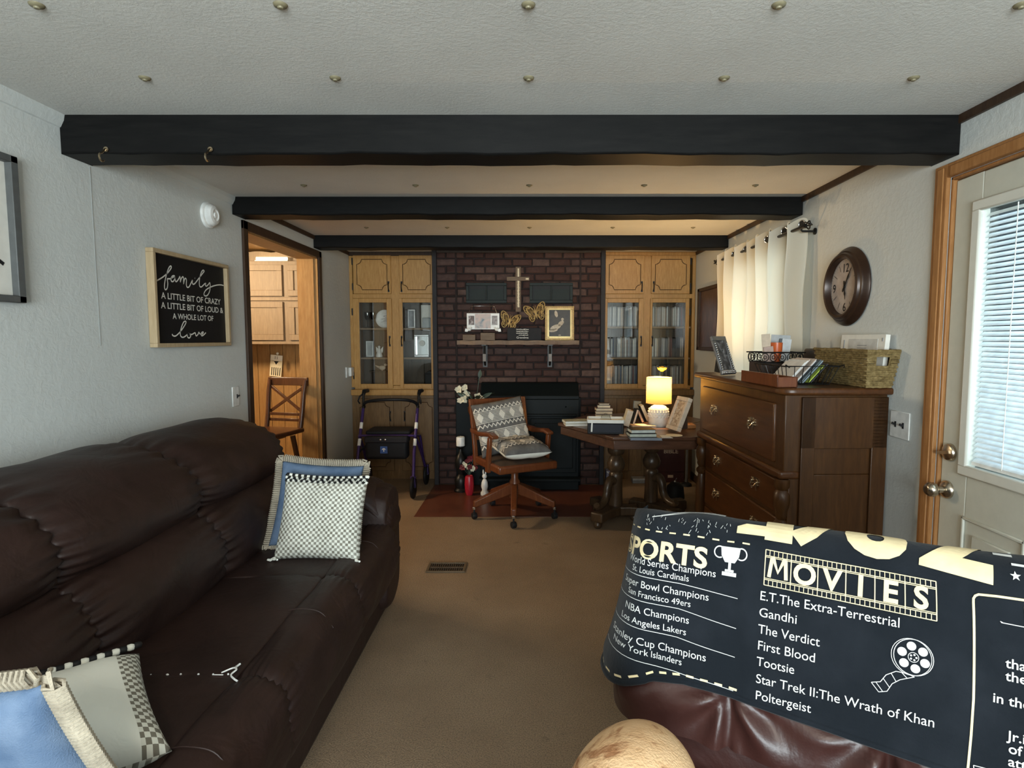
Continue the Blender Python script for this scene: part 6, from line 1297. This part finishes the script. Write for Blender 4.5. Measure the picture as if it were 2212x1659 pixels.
def bpoly(m, pts):
    c = (sum(p[0] for p in pts)/len(pts), sum(p[1] for p in pts)/len(pts)); N = len(pts); m.add([BS(*p, .0016) for p in pts]+[BS(*c, .0016)], [(i, (i+1)%N, N) for i in range(N)])
def bdisc(m, c, r, n=20): bpoly(m, [(c[0]+r*math.cos(2*math.pi*k/n), c[1]+r*math.sin(2*math.pi*k/n)) for k in range(n)])
def bring(m, c, r, w, n=32, a0=0, a1=360): bstroke(m, [(c[0]+r*math.cos(R(a0+(a1-a0)*k/n)), c[1]+r*math.sin(R(a0+(a1-a0)*k/n))) for k in range(n+1)], w)
# big year across the ridge
for ch, s0, w in (('1',.108,.048),('9',.180,.090),('8',.286,.098),('2',.398,.102)): btxt(cp_, ch, .165, s0, {'1':.044,'9':.042,'8':.048,'2':.050}[ch], w, bold=.045, rot=-8 if ch == '2' else -1, fine=.010)
bpoly(cp_, [(.097,.034),(.113,.026),(.150,.026),(.160,.033),(.160,.046),(.097,.0475)]); flush(None, 'year_digits')
btxt(cp_, 'SPORTS', .049, -.148, .115, .196, bold=.03, rot=0)
flush(None, 'sports_heading')
# trophy
bpoly(wp_, [(.072,.073),(.108,.073),(.106,.088),(.099,.099),(.081,.099),(.074,.088)]); bpoly(wp_, [(.0875,.099),(.0925,.099),(.0925,.111),(.0875,.111)]); bpoly(wp_, [(.082,.111),(.098,.111),(.098,.115),(.082,.115)]); bpoly(wp_, [(.077,.1155),(.103,.1155),(.103,.122),(.077,.122)])
for c, a0, a1 in ((.070, 60, 290), (.110, 250, 480)): bring(wp_, (c,.083), .0095, .0022, 16, a0, a1)
flush('trophy_drawing', None)
rows_ = [('World Series Champions', .128, .0185, .066), ('St. Louis Cardinals', .144, .0165, .016), ('Super Bowl Champions', .172, .0195, .055), ('San Francisco 49ers', .190, .0165, .022), ('NBA Champions', .221, .0195, .020), ('Los Angeles Lakers', .243, .0175, .016), ('Stanley Cup Champions', .281, .0205, .056), ('New York Islanders', .299, .0175, .011)]
for t, v0, sz, s1 in rows_:
    v, f = glyphs(t, sz); put(wp_, v, f, s1-width2(v), v0, 0)
for a, b in ((.150,.158),(.197,.211),(.250,.262),(.313,.322)): bstroke(wp_, [(-.16,a),(.0,a),(.108,b)], .0012)
for k in range(11): s_ = -.16+.026*k; bstroke(cp_, [(s_, edge(s_)-.013), (s_+.014, edge(s_+.014)-.013)], .0042)
for k in range(11): s_ = -.17+.028*k; v0 = .064-.0*(k); bstroke(cp_, [(s_, v0-.03*max(0,-(s_+.05))), (s_+.013, v0-.03*max(0,-(s_+.063)))], .0026)
flush('sports_list', 'dashed_border')
# movie banner
b0, b1 = .152, .418
def bn(x, y): return (b0+(b1-b0)*x, .068+.010*x+.0585*y)
for y in (0, .16, .84, 1): bstroke(cp_, [bn(0,y), bn(1,y)], .0013)
for x0, x1 in ((0, .0), (1, 1)): bstroke(cp_, [bn(x0,0), bn(x1,1)], .0016)
for k in range(1, 36):
    for y in (0, .84): bstroke(cp_, [bn(k/36, y), bn(k/36, y+.16)], .0011)
for k in range(0, 7): bstroke(cp_, [bn(k/6, .16), bn(k/6, .84)], .0016)
for y in (.2, .8): bstroke(cp_, [bn(0, y), bn(1, y)], .0011)
for k, c in enumerate('MOVIES'):
    p = bn((k+.5)/6, .755); v, f = glyphs(c, .047, 'CENTER', .03) if c != 'M' else ribbon([(-.0145,0),(-.0115,.033),(-.0095,.033),(0,.010),(.0095,.033),(.0115,.033),(.0145,0)], .0062); put(cp_, v, f, p[0], p[1], -2)
flush(None, 'film_strip_heading')
for t, v0, s1 in (('E.T.The Extra-Terrestrial', .153, .364), ('Gandhi', .182, .208), ('The Verdict', .211, .247), ('First Blood', .239, .239), ('Tootsie', .267, .208), ('Star Trek II:The Wrath of Khan', .297, .416), ('Poltergeist', .326, .236)): btxt(wp_, t, .0225, .1455, v0, s1-.1455)
flush('movie_list', None)
# film reel
rcx, rcy = .386, .199; bring(wp_, (rcx, rcy), .028, .0011); bring(wp_, (rcx-.003, rcy), .0285, .0009)
for k in range(6): bdisc(wp_, (rcx+.0172*math.cos(R(60*k+20)), rcy+.0172*math.sin(R(60*k+20))), .0068)
bring(wp_, (rcx, rcy), .0075, .0009, 20)
for k in range(5): bdisc(wp_, (rcx+.0042*math.cos(R(72*k)), rcy+.0042*math.sin(R(72*k))), .0016, 8)
T1 = [(.378,.226),(.362,.226),(.348,.235),(.340,.248),(.327,.252)]; T2 = [(.388,.229),(.368,.238),(.357,.247),(.350,.261),(.338,.265)]
for P in (T1, T2): bstroke(wp_, P, .0012)
for a, b in zip([(.378,.226)]+[((p[0]+q[0])/2,(p[1]+q[1])/2) for p, q in zip(T1, T1[1:])]+[T1[-1]], [(.388,.229)]+[((p[0]+q[0])/2,(p[1]+q[1])/2) for p, q in zip(T2, T2[1:])]+[T2[-1]]): bstroke(wp_, [a, b], .0011)
flush('film_reel_drawing', None)
# boxed story panel at the right
bstroke(cp_, [(.463,.352),(.466,.30),(.468,.244),(.468,.10)]+[(.478-.010*math.cos(R(a)), .097-.010*math.sin(R(a))) for a in (15,45,75)]+[(.50,.086),(.79,.084)], .0034)
btxt(cp_, 'I', .034, .531, .119, None, bold=.03); bstroke(wp_, [(.502,.121),(.505,.122)], .001); bstroke(wp_, [(.503,.1225),(.79,.131)], .0012)
flush('rule_line', None)
for t, s0, v0 in (('r', .534, .155), ('than', .508, .187), ('the b', .508, .206), ('T', .534, .224), ('in the l', .492, .242), ('Jr.is', .512, .294), ('of i', .513, .313), ('atte', .513, .332)): btxt(wp_, t, .0205, s0, v0, None, bold=.012); flush('story_line', None)
flush(None, 'story_panel_border')
# newspaper and star
bstroke(wp_, [(.470,.345),(.500,.345),(.500,.372)], .0012); bstroke(wp_, [(.470,.345),(.474,.372)], .0012); btxt(wp_, 'NEW', .012, .476, .363)
flush('newspaper_drawing', None)
bpoly(wp_, [(.527+(.0075 if k % 2 == 0 else .003)*math.sin(R(36*k)), .054-(.0075 if k % 2 == 0 else .003)*math.cos(R(36*k))) for k in range(10)])
bstroke(wp_, [(.505,.018),(.53,.02)], .006); bstroke(wp_, [(.525,.036),(.56,.038)], .004)
for k in range(3): bstroke(wp_, [(-.075+.02*k, .036-.006*k), (0.0, .016-.006*k), (.07, .012-.004*k)], .0022)
rnd = random.Random(9)
for k in range(46): s_ = rnd.uniform(-.09,.10); v0 = rnd.uniform(.03,.056); bstroke(wp_, [(s_, v0), (s_+rnd.uniform(-.004,.004), v0+rnd.uniform(.002,.007))], .0008)
flush('star_and_scribble_drawing', None)
# mottled cushion in front of the recliner
n = NT('mottled_plush', .95, 0, .1); v = n.coord('Object', (.5,1,2.2)); f = n.noise(v, 14, 4, .6, .8); n.base(n.ramp(f, [(.40,(.74,.50,.29)),(.50,(.66,.42,.23)),(.57,(.34,.16,.075)),(.66,(.58,.34,.18))])); n.bump(n.noise(n.coord(), 240, 2), .5, .003)
mb = MB(); c = Vector((.155, .84, .604))
mb.grid(lambda u, v: (lambda th, ph, k: c+Matrix.Rotation(-A_, 3, 'Z') @ Vector((.103*k*math.cos(th)*math.sin(ph), .15*k*math.sin(th)*math.sin(ph), -.118*math.copysign(abs(math.cos(ph))**.85, math.cos(ph)))))(2*math.pi*u, math.pi*v, 1+.015*math.sin(6*math.pi*u)*math.sin(5*v)), 48, 30)
single('plush_cushion', mb, n.mat, 'tan and rust mottled plush cushion with a rounded top in front of the recliner', 'cushion', (.155, .84, .486), smooth=180)
